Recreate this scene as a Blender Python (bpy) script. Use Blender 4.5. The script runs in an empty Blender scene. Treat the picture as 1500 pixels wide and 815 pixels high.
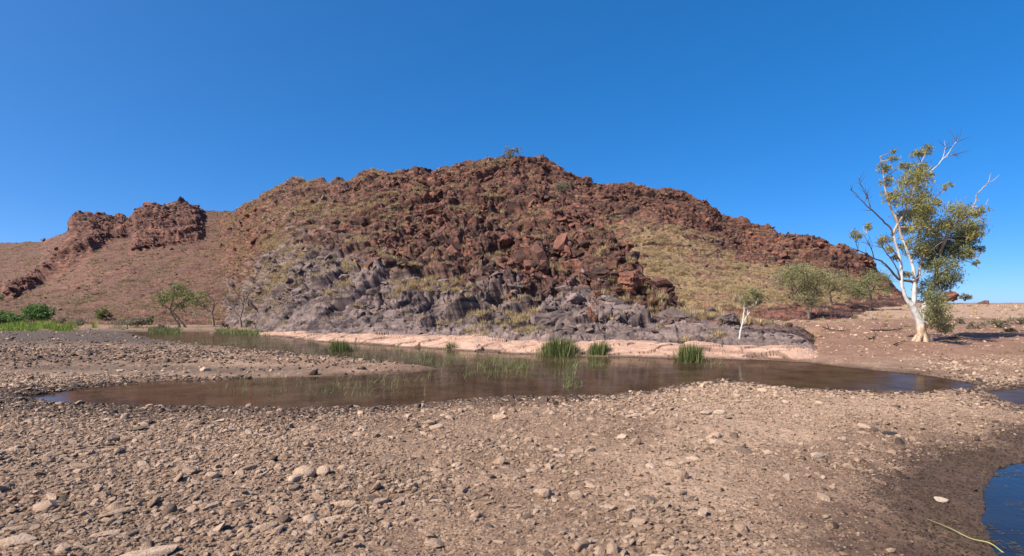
import bpy, bmesh, math, random
import numpy as np
from mathutils import Vector, Matrix, Euler

R = math.radians
random.seed(11)
rng = np.random.default_rng(11)
SC = bpy.context.scene
COL = SC.collection

# ------------------------------------------------------------------ camera, sky, sun, exposure
F = 818.0      # focal length in pixels of a 1500 px wide frame
HZ = 455.0     # row of the horizon
EYE = 1.7
cam_d = bpy.data.cameras.new('camera')
cam_d.sensor_width = 36.0
cam_d.lens = 36.0 * F / 1500.0
cam_d.shift_y = (HZ - 407.5) / 1500.0
cam_d.clip_start = 0.05
cam_d.clip_end = 9000
cam = bpy.data.objects.new('camera', cam_d)
COL.objects.link(cam)
cam.location = (0, 0, EYE)
cam.rotation_euler = (R(90), 0, 0)
SC.camera = cam

SUN_EL = R(42)
SUN_DIR = Vector((-0.86, -0.51, 0)).normalized() * math.cos(SUN_EL)
SUN_DIR.z = math.sin(SUN_EL)                      # points towards the sun
world = bpy.data.worlds.new('World')
SC.world = world
world.use_nodes = True
wn = world.node_tree
sky = wn.nodes.new('ShaderNodeTexSky')
sky.sky_type = 'NISHITA'
sky.sun_disc = False
sky.sun_elevation = SUN_EL
sky.sun_rotation = math.atan2(SUN_DIR.x, SUN_DIR.y)
sky.altitude = 300
sky.air_density = 0.4
sky.dust_density = 1.0
sky.ozone_density = 6.0
pol = wn.nodes.new('ShaderNodeHueSaturation')        # the whole sky as through a polarising filter
pol.inputs['Saturation'].default_value = 1.6
pol.inputs['Value'].default_value = 1.55
pol.inputs['Hue'].default_value = 0.505
gam = wn.nodes.new('ShaderNodeGamma')                # and with the camera's softer tone curve
gam.inputs['Gamma'].default_value = 0.6
wn.links.new(sky.outputs[0], gam.inputs['Color'])
wn.links.new(gam.outputs[0], pol.inputs['Color'])
wn.links.new(pol.outputs[0], wn.nodes['Background'].inputs['Color'])
wn.nodes['Background'].inputs['Strength'].default_value = 0.15
sun_d = bpy.data.lights.new('sun', 'SUN')
sun_d.energy = 5.0
sun_d.angle = R(0.5)
sun_d.color = (1.0, 0.945, 0.845)
sun = bpy.data.objects.new('sun', sun_d)
COL.objects.link(sun)
sun.rotation_euler = SUN_DIR.to_track_quat('Z', 'Y').to_euler()
SC.view_settings.view_transform = 'Standard'
SC.view_settings.look = 'None'
SC.view_settings.gamma = 1.0
SC.view_settings.exposure = 0.78
SC.view_settings.use_curve_mapping = False

# ------------------------------------------------------------------ numpy noise
def _h(ix, iy, iz, seed):
    h = (ix.astype(np.int64) * 374761393 + iy.astype(np.int64) * 668265263 + iz.astype(np.int64) * 2147483647 + seed * 974711) & 0xFFFFFFFF
    h = ((h ^ (h >> 13)) * 1274126177) & 0xFFFFFFFF
    h = ((h ^ (h >> 16)) * 2246822519) & 0xFFFFFFFF
    return (h ^ (h >> 15)) & 0xFFFFFFFF
def h01(ix, iy, iz, seed): return _h(ix, iy, iz, seed) / 4294967295.0
def vnoise(p, seed=0):
    i = np.floor(p).astype(np.int64); f = p - i
    u = f * f * f * (f * (f * 6 - 15) + 10)
    out = 0
    for a in (0, 1):
        wx = u[:, 0] if a else 1 - u[:, 0]
        for b in (0, 1):
            wy = u[:, 1] if b else 1 - u[:, 1]
            for c in (0, 1):
                wz = u[:, 2] if c else 1 - u[:, 2]
                out = out + wx * wy * wz * h01(i[:, 0] + a, i[:, 1] + b, i[:, 2] + c, seed)
    return out * 2 - 1
def fbm(p, octv=4, seed=0, gain=0.5):
    o = 0; a = 1.0; s = 0
    for k in range(octv):
        o = o + a * vnoise(p * (2.03 ** k) + 17.3 * k, seed + k); s += a; a *= gain
    return o / s
def cells(p, seed=0, tilt=0.6):
    """blocky facets: each Worley cell gets its own height and its own tilt. -> height, cell random, edge distance"""
    i = np.floor(p).astype(np.int64)
    n = len(p)
    f1 = np.full(n, 9.0); f2 = np.full(n, 9.0)
    hh = np.zeros(n); rr = np.zeros(n)
    for a in (-1, 0, 1):
        for b in (-1, 0, 1):
            for c in (-1, 0, 1):
                jx = i[:, 0] + a; jy = i[:, 1] + b; jz = i[:, 2] + c
                h = _h(jx, jy, jz, seed)
                r1 = (h & 255) / 255.0; r2 = ((h >> 8) & 255) / 255.0; r3 = ((h >> 16) & 255) / 255.0; r4 = ((h >> 24) & 255) / 255.0
                dx = p[:, 0] - jx - r1; dy = p[:, 1] - jy - r2; dz = p[:, 2] - jz - r3
                d = dx * dx + dy * dy + dz * dz
                m = d < f1
                f2 = np.where(m, f1, np.minimum(f2, d))
                f1 = np.where(m, d, f1)
                t1 = (((h >> 3) & 63) / 31.5 - 1) * tilt; t2 = (((h >> 11) & 63) / 31.5 - 1) * tilt; t3 = (((h >> 19) & 63) / 31.5 - 1) * tilt
                hh = np.where(m, (r4 * 2 - 1) * 0.6 + t1 * dx + t2 * dy + t3 * dz, hh)
                rr = np.where(m, ((h >> 5) & 255) / 255.0, rr)
    return hh, rr, np.sqrt(f2) - np.sqrt(f1)
def sstep(a, b, x):
    t = np.clip((x - a) / (b - a), 0, 1)
    return t * t * (3 - 2 * t)
def rot_y(p, deg):
    c, s = math.cos(R(deg)), math.sin(R(deg))
    return np.stack([c * p[:, 0] + s * p[:, 2], p[:, 1], -s * p[:, 0] + c * p[:, 2]], 1)

# ------------------------------------------------------------------ mesh helpers
def W(px, y, d):
    """point of the place seen at pixel (px, y) of the photograph when it stands d metres out"""
    return Vector(((px - 750) / F * d, d, EYE + (HZ - y) / F * d))
def np_mesh(name, v, faces, mat=None, smooth=False):
    """faces: (n,3) or (n,4) int array"""
    me = bpy.data.meshes.new(name)
    v = np.asarray(v, np.float32); faces = np.asarray(faces, np.int32)
    k = faces.shape[1]; n = len(faces)
    me.vertices.add(len(v)); me.vertices.foreach_set('co', v.ravel())
    me.loops.add(n * k); me.loops.foreach_set('vertex_index', faces.ravel())
    me.polygons.add(n)
    me.polygons.foreach_set('loop_start', np.arange(0, n * k, k, dtype=np.int32))
    me.polygons.foreach_set('loop_total', np.full(n, k, np.int32))
    me.polygons.foreach_set('use_smooth', np.full(n, smooth, bool))
    if mat: me.materials.append(mat)
    me.update(calc_edges=True)
    me.validate()
    return me
def obj(name, me, parent=None, loc=None):
    o = bpy.data.objects.new(name, me)
    COL.objects.link(o)
    if parent: o.parent = parent
    if loc is not None: o.location = loc
    return o
def tag(o, label=None, cat=None, group=None, kind=None):
    if label: o['label'] = label
    if cat: o['category'] = cat
    if group: o['group'] = group
    if kind: o['kind'] = kind
    return o
def grid_faces(nr, nc):
    a = np.arange(nr * nc).reshape(nr, nc)
    return np.stack([a[:-1, :-1].ravel(), a[:-1, 1:].ravel(), a[1:, 1:].ravel(), a[1:, :-1].ravel()], 1)
def set_mask(me, rgba, name='mask'):
    at = me.attributes.new(name, 'FLOAT_COLOR', 'POINT')
    at.data.foreach_set('color', np.asarray(rgba, np.float32).ravel())
class Tubes:
    """tapered limbs collected in one mesh"""
    def __init__(s): s.v = []; s.f = []; s.n = 0
    def add(s, pts, rad, sides=7):
        pts = [Vector(p) for p in pts]
        k = len(pts)
        base = s.n
        prev = None
        for i, p in enumerate(pts):
            t = (pts[min(i + 1, k - 1)] - pts[max(i - 1, 0)])
            if t.length < 1e-6: t = Vector((0, 0, 1))
            t.normalize()
            a = prev if prev is not None else (Vector((1, 0, 0)) if abs(t.x) < 0.8 else Vector((0, 1, 0)))
            a = (a - t * a.dot(t))
            if a.length < 1e-5: a = t.orthogonal()
            a.normalize(); prev = a
            b = t.cross(a)
            for j in range(sides):
                q = 2 * math.pi * j / sides
                s.v.append(p + (a * math.cos(q) + b * math.sin(q)) * rad[i])
        for i in range(k - 1):
            for j in range(sides):
                j2 = (j + 1) % sides
                s.f.append((base + i * sides + j, base + i * sides + j2, base + (i + 1) * sides + j2, base + (i + 1) * sides + j))
        s.n += k * sides
    def mesh(s, name, mat):
        return np_mesh(name, np.array([tuple(q) for q in s.v]), np.array(s.f), mat, True)
def smooth_line(pts, n, jit=0.0):
    """Catmull-Rom through pts"""
    P = [Vector(p) for p in pts]
    P = [P[0] * 2 - P[1]] + P + [P[-1] * 2 - P[-2]]
    out = []
    for i in range(1, len(P) - 2):
        for k in range(n):
            t = k / n
            a, b, c, d = P[i - 1], P[i], P[i + 1], P[i + 2]
            q = 0.5 * ((2 * b) + (c - a) * t + (2 * a - 5 * b + 4 * c - d) * t * t + (3 * b - a - 3 * c + d) * t ** 3)
            out.append(q + Vector((random.uniform(-jit, jit), random.uniform(-jit, jit), random.uniform(-jit, jit))))
    out.append(P[-2])
    return out
def leaf_mesh(name, c, length, width, mat, droop=0.5, r=rng):
    """rhombic leaves at the points c"""
    n = len(c)
    d = r.normal(size=(n, 3)); d[:, 2] -= droop
    d /= np.linalg.norm(d, axis=1, keepdims=True)
    s = np.cross(d, r.normal(size=(n, 3))); s /= np.linalg.norm(s, axis=1, keepdims=True) + 1e-9
    L = (length * r.uniform(0.6, 1.3, n))[:, None]; w = (width * r.uniform(0.6, 1.3, n))[:, None]
    v = np.stack([c - d * L / 2, c + s * w / 2 - d * L * .08, c + d * L / 2, c - s * w / 2 - d * L * .08], 1).reshape(-1, 3)
    return np_mesh(name, v, np.arange(n * 4).reshape(n, 4), mat)
def blade_mesh(name, base, h, spread, width, mat, r=rng, bend=0.5, extra=None):
    """grass blades: three sections each, leaning outwards"""
    n = len(base)
    az = r.uniform(0, 2 * np.pi, n)
    if extra is not None: az = extra
    lean = np.abs(r.normal(0, spread, n))
    H = h * r.uniform(0.35, 1.12, n)
    dx, dy = np.cos(az), np.sin(az)
    sx, sy = -np.sin(az + r.normal(0, .5, n)), np.cos(az + r.normal(0, .5, n))
    V = []
    for t, wf in ((0, 1.0), (0.4, 0.85), (0.75, 0.55), (1.0, 0.08)):
        out = H * (np.sin(lean) * t + bend * lean * t * t * 0.6)
        up = H * (np.cos(lean) * t - bend * lean * t * t * 0.35)
        x = base[:, 0] + dx * out; y = base[:, 1] + dy * out; z = base[:, 2] + up
        w = width * wf / 2
        V.append(np.stack([x - sx * w, y - sy * w, z], 1)); V.append(np.stack([x + sx * w, y + sy * w, z], 1))
    V = np.stack(V, 1).reshape(-1, 3)
    b = (np.arange(n) * 8)[:, None]
    f = np.concatenate([b + np.array([[0, 1, 3, 2]]), b + np.array([[2, 3, 5, 4]]), b + np.array([[4, 5, 7, 6]])], 0)
    return np_mesh(name, V, f, mat)

# ------------------------------------------------------------------ materials
def new_mat(name, rough=0.85, spec=0.25):
    m = bpy.data.materials.new(name); m.use_nodes = True
    b = m.node_tree.nodes['Principled BSDF']
    b.inputs['Roughness'].default_value = rough
    b.inputs['Specular IOR Level'].default_value = spec
    return m, m.node_tree, b
def nd(nt, t, ins=None, **kw):
    n = nt.nodes.new(t)
    for k, v in kw.items(): setattr(n, k, v)
    for k, v in (ins or {}).items():
        s = n.inputs[k]
        if hasattr(v, 'is_output'): nt.links.new(v, s)
        else: s.default_value = v
    return n
def noise(nt, scale, detail=5, rough=0.55, vec=None, dist=0.0):
    n = nd(nt, 'ShaderNodeTexNoise', {'Scale': scale, 'Detail': detail, 'Roughness': rough, 'Distortion': dist})
    if vec is not None: nt.links.new(vec, n.inputs['Vector'])
    return n.outputs['Fac']
def ramp(nt, fac, stops):
    n = nt.nodes.new('ShaderNodeValToRGB')
    e = n.color_ramp.elements
    while len(e) < len(stops): e.new(0.5)
    for q, (p, c) in zip(e, stops):
        q.position = p; q.color = (*c, 1)
    nt.links.new(fac, n.inputs[0])
    return n.outputs[0]
def mix(nt, fac, a, b, mode='MIX'):
    n = nt.nodes.new('ShaderNodeMix'); n.data_type = 'RGBA'; n.blend_type = mode
    for s, v in ((n.inputs[0], fac), (n.inputs[6], a), (n.inputs[7], b)):
        if hasattr(v, 'is_output'): nt.links.new(v, s)
        else: s.default_value = v if not isinstance(v, tuple) or len(v) == 4 else (*v, 1)
    return n.outputs[2]
def mth(nt, op, a, b=0.0, clamp=False):
    n = nt.nodes.new('ShaderNodeMath'); n.operation = op; n.use_clamp = clamp
    for s, v in ((n.inputs[0], a), (n.inputs[1], b)):
        if hasattr(v, 'is_output'): nt.links.new(v, s)
        else: s.default_value = v
    return n.outputs[0]
def mrange(nt, v, a, b, c=0.0, d=1.0):
    n = nd(nt, 'ShaderNodeMapRange', {'From Min': a, 'From Max': b, 'To Min': c, 'To Max': d})
    nt.links.new(v, n.inputs[0]); return n.outputs[0]
def bump(nt, b, h, strength, dist, prev=None):
    n = nd(nt, 'ShaderNodeBump', {'Strength': strength, 'Distance': dist})
    nt.links.new(h, n.inputs['Height'])
    if prev is not None: nt.links.new(prev, n.inputs['Normal'])
    nt.links.new(n.outputs[0], b.inputs['Normal'])
    return n.outputs[0]
def obj_co(nt): return nt.nodes.new('ShaderNodeTexCoord').outputs['Object']

RED_STOPS = [(0.0, (0.038, 0.023, 0.019)), (0.35, (0.084, 0.044, 0.034)), (0.65, (0.150, 0.066, 0.046)), (1.0, (0.27, 0.108, 0.066))]
GREY_STOPS = [(0.0, (0.045, 0.034, 0.034)), (0.40, (0.128, 0.092, 0.083)), (0.75, (0.192, 0.138, 0.122)), (1.0, (0.27, 0.188, 0.160))]
def hill_material(name, red=RED_STOPS, grass_cols=((0.17, 0.118, 0.062), (0.31, 0.225, 0.11)), dirt=(0.15, 0.082, 0.055)):
    m, nt, b = new_mat(name, 0.88, 0.15)
    co = obj_co(nt)
    at = nd(nt, 'ShaderNodeAttribute', attribute_name='mask')
    sp = nd(nt, 'ShaderNodeSeparateColor', {'Color': at.outputs['Color']})
    tone, grey, grass, orange = sp.outputs[0], sp.outputs[1], sp.outputs[2], at.outputs['Alpha']
    n1 = noise(nt, 0.35, 6, 0.6, co)
    n2 = noise(nt, 3.0, 8, 0.65, co)
    n3 = noise(nt, 14.0, 6, 0.7, co)
    bd = nd(nt, 'ShaderNodeMapping', {'Vector': co, 'Rotation': (0.0, R(-32), 0.0), 'Scale': (0.35, 0.6, 2.2)})
    nb = noise(nt, 1.3, 7, 0.65, bd.outputs[0])                      # bands along the bedding
    dk = mrange(nt, nb, 0.40, 0.60, -0.42, 0.18)
    v = mth(nt, 'ADD', mth(nt, 'MULTIPLY', tone, 0.42), mth(nt, 'ADD', mth(nt, 'MULTIPLY', n1, 0.45), mth(nt, 'MULTIPLY', n2, 0.55)))
    v = mth(nt, 'ADD', mrange(nt, v, 0.32, 1.05), dk)
    v2 = mth(nt, 'ADD', v, mth(nt, 'MULTIPLY', mth(nt, 'SUBTRACT', n3, 0.5), 0.55))
    cr = ramp(nt, v2, red)
    cg = ramp(nt, v2, GREY_STOPS)
    gm = mrange(nt, mth(nt, 'ADD', grey, mth(nt, 'MULTIPLY', mth(nt, 'ADD', mth(nt, 'SUBTRACT', n1, 0.5), mth(nt, 'MULTIPLY', mth(nt, 'SUBTRACT', tone, 0.5), 0.5)), 1.2)), 0.25, 0.75)
    c = mix(nt, gm, cr, cg)
    om = mrange(nt, mth(nt, 'ADD', orange, mth(nt, 'MULTIPLY', mth(nt, 'SUBTRACT', n2, 0.5), 0.8)), 0.62, 0.85)
    c = mix(nt, om, c, ramp(nt, n3, [(0.2, (0.24, 0.085, 0.045)), (0.8, (0.42, 0.17, 0.09))]))
    grm = mrange(nt, mth(nt, 'ADD', grass, mth(nt, 'MULTIPLY', mth(nt, 'SUBTRACT', n2, 0.5), 1.3)), 0.45, 0.75)
    cs = mix(nt, mrange(nt, n3, 0.35, 0.6), (*dirt, 1), ramp(nt, n2, [(0.25, grass_cols[0]), (0.7, grass_cols[1])]))
    c = mix(nt, grm, c, cs)
    nt.links.new(c, b.inputs['Base Color'])
    p = bump(nt, b, noise(nt, 2.6, 8, 0.7, co), 0.6, 0.10)
    bump(nt, b, noise(nt, 11.0, 6, 0.75, co), 0.6, 0.03, p)
    return m
M_HILL = hill_material('hill_rock')
M_HILL_LEFT = hill_material('hill_scree', red=[(0.0, (0.06, 0.030, 0.025)), (0.35, (0.11, 0.054, 0.041)), (0.7, (0.17, 0.082, 0.058)), (1.0, (0.27, 0.128, 0.085))],
                            grass_cols=((0.095, 0.060, 0.040), (0.165, 0.110, 0.068)), dirt=(0.110, 0.052, 0.037))
def rock_material(name, stops, bscale=4.0, bdist=0.05, rough=0.88):
    """loose rock: each piece its own tone"""
    m, nt, b = new_mat(name, rough, 0.2)
    co = obj_co(nt)
    rnd = nd(nt, 'ShaderNodeObjectInfo').outputs['Random']
    n2 = noise(nt, bscale, 7, 0.65, co)
    v = mth(nt, 'ADD', mth(nt, 'MULTIPLY', rnd, 0.6), mth(nt, 'MULTIPLY', mth(nt, 'SUBTRACT', n2, 0.3), 1.0))
    nt.links.new(ramp(nt, v, stops), b.inputs['Base Color'])
    bump(nt, b, noise(nt, bscale * 2.5, 7, 0.7, co), 0.8, bdist)
    return m
M_RED = rock_material('red_rock', RED_STOPS, 2.0, 0.12)
M_GREY = rock_material('grey_rock', GREY_STOPS, 2.0, 0.10)
TAN = [(0.0, (0.21, 0.130, 0.085)), (0.3, (0.36, 0.234, 0.158)), (0.65, (0.50, 0.340, 0.238)), (1.0, (0.64, 0.465, 0.34))]
M_STONE = rock_material('river_stone', TAN, 3.0, 0.06)
M_STONE_GREY = rock_material('grey_river_stone', [(0.0, (0.10, 0.068, 0.050)), (0.5, (0.20, 0.138, 0.100)), (1.0, (0.32, 0.23, 0.17))], 3.0, 0.06)
M_STONE_WET = rock_material('wet_stone', [(0.0, (0.040, 0.027, 0.020)), (0.5, (0.095, 0.062, 0.045)), (1.0, (0.19, 0.125, 0.092))], 3.0, 0.05, 0.7)
M_WHITE_STONE = rock_material('white_stone', [(0.0, (0.34, 0.25, 0.18)), (1.0, (0.54, 0.42, 0.32))], 4.0, 0.03)
M_BLACK_STONE = rock_material('black_stone', [(0.0, (0.025, 0.022, 0.022)), (1.0, (0.075, 0.062, 0.06))], 4.0, 0.05)

def ground_material():
    m, nt, b = new_mat('riverbed_soil', 0.9, 0.2)
    co = obj_co(nt)
    at = nd(nt, 'ShaderNodeAttribute', attribute_name='mask')
    sp = nd(nt, 'ShaderNodeSeparateColor', {'Color': at.outputs['Color']})
    wet, red, pale, mud = sp.outputs[0], sp.outputs[1], sp.outputs[2], at.outputs['Alpha']
    n1 = noise(nt, 0.9, 6, 0.6, co)
    n2 = noise(nt, 9.0, 7, 0.65, co)
    n3 = noise(nt, 55.0, 6, 0.7, co)
    vo = nd(nt, 'ShaderNodeTexVoronoi', {'Scale': 26.0, 'Randomness': 1.0, 'Vector': co})
    vo2 = nd(nt, 'ShaderNodeTexVoronoi', {'Scale': 62.0, 'Randomness': 1.0, 'Vector': co})
    soil = ramp(nt, mth(nt, 'ADD', mth(nt, 'MULTIPLY', n2, 0.6), mth(nt, 'MULTIPLY', n3, 0.45)), [(0.28, (0.085, 0.048, 0.030)), (0.5, (0.165, 0.096, 0.061)), (0.75, (0.28, 0.176, 0.115))])
    grit = ramp(nt, nd(nt, 'ShaderNodeSeparateColor', {'Color': vo2.outputs['Color']}).outputs[0], [(0.0, (0.15, 0.089, 0.057)), (0.5, (0.29, 0.182, 0.12)), (1.0, (0.46, 0.31, 0.215))])
    c = mix(nt, mrange(nt, mth(nt, 'ADD', n1, mth(nt, 'MULTIPLY', n3, 0.4)), 0.55, 0.8), soil, grit)
    c = mix(nt, mrange(nt, mth(nt, 'ADD', pale, mth(nt, 'MULTIPLY', mth(nt, 'SUBTRACT', n2, 0.5), 0.9)), 0.3, 0.8), c, mix(nt, n3, (0.30, 0.190, 0.125, 1), (0.49, 0.33, 0.23, 1)))
    rs = ramp(nt, mth(nt, 'ADD', mth(nt, 'MULTIPLY', n2, 0.6), mth(nt, 'MULTIPLY', n1, 0.4)), [(0.3, (0.135, 0.070, 0.046)), (0.5, (0.23, 0.125, 0.083)), (0.72, (0.34, 0.21, 0.145))])
    c = mix(nt, red, c, rs)
    md = ramp(nt, n2, [(0.3, (0.055, 0.040, 0.031)), (0.7, (0.14, 0.10, 0.076))])
    c = mix(nt, mrange(nt, mth(nt, 'ADD', mud, mth(nt, 'MULTIPLY', mth(nt, 'SUBTRACT', n2, 0.5), 0.6)), 0.35, 0.75), c, md)
    wm = mrange(nt, mth(nt, 'ADD', wet, mth(nt, 'MULTIPLY', mth(nt, 'SUBTRACT', n2, 0.5), 1.3)), 0.2, 0.85)
    c = mix(nt, wm, c, ramp(nt, mth(nt, 'ADD', mth(nt, 'MULTIPLY', n3, 0.5), mth(nt, 'MULTIPLY', n2, 0.5)), [(0.3, (0.055, 0.031, 0.020)), (0.5, (0.100, 0.058, 0.037)), (0.7, (0.155, 0.094, 0.060))]))
    nt.links.new(c, b.inputs['Base Color'])
    nt.links.new(mrange(nt, wm, 0, 1, 0.92, 0.6), b.inputs['Roughness'])
    p = bump(nt, b, vo.outputs['Distance'], 0.25, 0.02)
    p = bump(nt, b, n2, 0.8, 0.05, p)
    bump(nt, b, n3, 0.8, 0.015, p)
    return m
M_GROUND = ground_material()
def ledge_material():
    m, nt, b = new_mat('pink_ledge_rock', 0.75, 0.25)
    co = obj_co(nt)
    at = nd(nt, 'ShaderNodeAttribute', attribute_name='mask')
    sp = nd(nt, 'ShaderNodeSeparateColor', {'Color': at.outputs['Color']})
    n1 = noise(nt, 0.8, 6, 0.6, co); n2 = noise(nt, 7.0, 7, 0.65, co)
    c = ramp(nt, mth(nt, 'ADD', mth(nt, 'MULTIPLY', n1, 0.6), mth(nt, 'MULTIPLY', n2, 0.4)), [(0.3, (0.30, 0.17, 0.115)), (0.5, (0.42, 0.255, 0.18)), (0.75, (0.52, 0.35, 0.26))])
    c = mix(nt, mrange(nt, sp.outputs[0], 0.0, 1.0), c, (0.085, 0.055, 0.042, 1))
    gm = mrange(nt, mth(nt, 'ADD', sp.outputs[1], mth(nt, 'MULTIPLY', mth(nt, 'SUBTRACT', n1, 0.5), 0.7)), 0.4, 0.7)
    c = mix(nt, gm, c, ramp(nt, n2, [(0.3, (0.13, 0.095, 0.088)), (0.7, (0.24, 0.18, 0.16))]))
    c = mix(nt, sp.outputs[2], c, (0.05, 0.036, 0.03, 1))
    st = mrange(nt, noise(nt, 2.2, 7, 0.7, nd(nt, 'ShaderNodeMapping', {'Vector': co, 'Scale': (1.0, 0.5, 0.35)}).outputs[0]), 0.52, 0.68, 0.0, 0.6)      # water stains
    c = mix(nt, st, c, (0.16, 0.10, 0.078, 1))
    nt.links.new(c, b.inputs['Base Color'])
    bump(nt, b, n2, 0.6, 0.06)
    return m
M_LEDGE = ledge_material()
def water_material(name, murk=(0.085, 0.052, 0.034), dens=0.6, film=(0.5, 0.9)):
    m = bpy.data.materials.new(name); m.use_nodes = True
    nt = m.node_tree; nt.nodes.clear()
    out = nt.nodes.new('ShaderNodeOutputMaterial')
    co = obj_co(nt)
    mp = nd(nt, 'ShaderNodeMapping', {'Vector': co, 'Scale': (1.0, 1.0, 1.0)})
    h = mth(nt, 'ADD', noise(nt, 3.0, 3, 0.5, mp.outputs[0]), mth(nt, 'MULTIPLY', noise(nt, 14.0, 2, 0.5, mp.outputs[0]), 0.35))
    bp = nd(nt, 'ShaderNodeBump', {'Strength': 0.35, 'Distance': 0.012, 'Height': h})
    dirt = mrange(nt, noise(nt, 1.2, 5, 0.6, co), 0.35, 0.75, dens * 0.6, min(1, dens * 1.5))
    tr = nd(nt, 'ShaderNodeBsdfTransparent', {'Color': (0.62, 0.47, 0.34, 1)})
    df = nd(nt, 'ShaderNodeBsdfDiffuse', {'Color': (*murk, 1)})
    gl = nd(nt, 'ShaderNodeBsdfGlossy', {'Color': (0.95, 0.95, 0.95, 1), 'Roughness': 0.03, 'Normal': bp.outputs[0]})
    fr = nd(nt, 'ShaderNodeFresnel', {'IOR': 1.33, 'Normal': bp.outputs[0]})
    m1 = nd(nt, 'ShaderNodeMixShader', {0: dirt, 1: tr.outputs[0], 2: df.outputs[0]})
    fl = mrange(nt, noise(nt, 0.6, 5, 0.6, co), 0.3, 0.75, film[0], film[1])
    if film[0] < 1:          # the shallow arm to the right is stirred up and muddier
        fl = mth(nt, 'MULTIPLY', fl, mrange(nt, nd(nt, 'ShaderNodeSeparateXYZ', {0: co}).outputs[0], 2.5, 8.0, 1.0, 0.3))          # scum and mud dull the mirror
    m2 = nd(nt, 'ShaderNodeMixShader', {0: mth(nt, 'MULTIPLY', fr.outputs[0], fl), 1: m1.outputs[0], 2: gl.outputs[0]})
    nt.links.new(m2.outputs[0], out.inputs['Surface'])
    return m
M_WATER = water_material('brown_pool_water')
M_WATER2 = water_material('clear_pool_water', (0.022, 0.018, 0.014), 0.8, (1.0, 1.0))
def leaf_material(name, stops, trans=0.38, scale=0.6):
    m, nt, b = new_mat(name, 0.6, 0.25)
    co = obj_co(nt)
    g = nd(nt, 'ShaderNodeNewGeometry')
    rnd = g.outputs['Random Per Island']
    v = mth(nt, 'ADD', mth(nt, 'MULTIPLY', rnd, 0.55), mth(nt, 'MULTIPLY', noise(nt, scale, 3, 0.5, co), 0.55))
    c = ramp(nt, v, stops)
    nt.links.new(c, b.inputs['Base Color'])
    tl = nd(nt, 'ShaderNodeBsdfTranslucent', {'Color': c})
    mx = nd(nt, 'ShaderNodeMixShader', {0: trans, 1: b.outputs[0], 2: tl.outputs[0]})
    nt.links.new(mx.outputs[0], nt.nodes['Material Output'].inputs['Surface'])
    return m
M_GUM = leaf_material('gum_leaves', [(0.1, (0.135, 0.142, 0.043)), (0.5, (0.250, 0.240, 0.081)), (0.9, (0.405, 0.344, 0.128))])
M_GUM_DARK = leaf_material('gum_leaves_dark', [(0.1, (0.074, 0.092, 0.043)), (0.5, (0.162, 0.176, 0.084)), (0.9, (0.270, 0.263, 0.121))])  # darker, less yellow leaf tones for the inner crown
M_ACACIA = leaf_material('acacia_leaves', [(0.1, (0.150, 0.144, 0.065)), (0.5, (0.250, 0.237, 0.110)), (0.9, (0.375, 0.338, 0.169))])
M_ACACIA_G = leaf_material('green_acacia_leaves', [(0.1, (0.103, 0.132, 0.048)), (0.5, (0.190, 0.224, 0.086)), (0.9, (0.287, 0.310, 0.138))])
M_PAPERBARK = leaf_material('leaning_tree_leaves', [(0.1, (0.083, 0.102, 0.038)), (0.5, (0.173, 0.195, 0.068)), (0.9, (0.285, 0.285, 0.112))])
M_SHRUB = leaf_material('riverside_shrub_leaves', [(0.1, (0.049, 0.091, 0.028)), (0.5, (0.105, 0.182, 0.053)), (0.9, (0.182, 0.266, 0.084))])
M_GREYBUSH = leaf_material('grey_bush_leaves', [(0.1, (0.105, 0.098, 0.063)), (0.5, (0.196, 0.175, 0.112)), (0.9, (0.308, 0.266, 0.168))])
M_REED = leaf_material('reed_blades', [(0.15, (0.035, 0.052, 0.014)), (0.45, (0.085, 0.115, 0.030)), (0.7, (0.15, 0.165, 0.055)), (1.0, (0.33, 0.26, 0.13))], 0.3, 2.5)
M_SEDGE = leaf_material('bright_sedge_blades', [(0.1, (0.08, 0.125, 0.016)), (0.5, (0.17, 0.245, 0.032)), (0.9, (0.27, 0.32, 0.065))], 0.3, 0.4)
M_POND = leaf_material('pond_grass_blades', [(0.1, (0.06, 0.085, 0.025)), (0.45, (0.13, 0.165, 0.05)), (0.75, (0.21, 0.205, 0.085)), (1.0, (0.32, 0.25, 0.13))], 0.3, 1.6)
M_STRAW = leaf_material('straw_blades', [(0.1, (0.28, 0.195, 0.10)), (0.5, (0.45, 0.325, 0.165)), (0.9, (0.58, 0.44, 0.24))], 0.25, 0.6)
M_SPIN = leaf_material('grey_green_tussock_blades', [(0.1, (0.19, 0.14, 0.08)), (0.5, (0.31, 0.23, 0.13)), (0.9, (0.43, 0.33, 0.19))], 0.25, 0.6)
M_ALGAE = leaf_material('dead_weed', [(0.1, (0.05, 0.035, 0.016)), (0.5, (0.11, 0.078, 0.034)), (0.9, (0.21, 0.155, 0.07))], 0.2, 2.0)
def bark(name, stops, scale=2.5):
    m, nt, b = new_mat(name, 0.75, 0.25)
    co = obj_co(nt)
    mp = nd(nt, 'ShaderNodeMapping', {'Vector': co, 'Scale': (1.6, 1.6, 0.55)})
    n1 = noise(nt, scale, 6, 0.6, mp.outputs[0], 0.6)
    nt.links.new(ramp(nt, n1, stops), b.inputs['Base Color'])
    bump(nt, b, noise(nt, scale * 5, 5, 0.6, mp.outputs[0]), 0.6, 0.03)
    return m
M_BARK_W = bark('white_gum_bark', [(0.30, (0.218, 0.156, 0.117)), (0.40, (0.429, 0.390, 0.351)), (0.6, (0.500, 0.500, 0.499)), (0.68, (0.343, 0.273, 0.218))])
M_BARK_P = bark('pink_grey_gum_bark', [(0.32, (0.120, 0.083, 0.064)), (0.45, (0.315, 0.232, 0.180)), (0.7, (0.435, 0.352, 0.292))])
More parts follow.
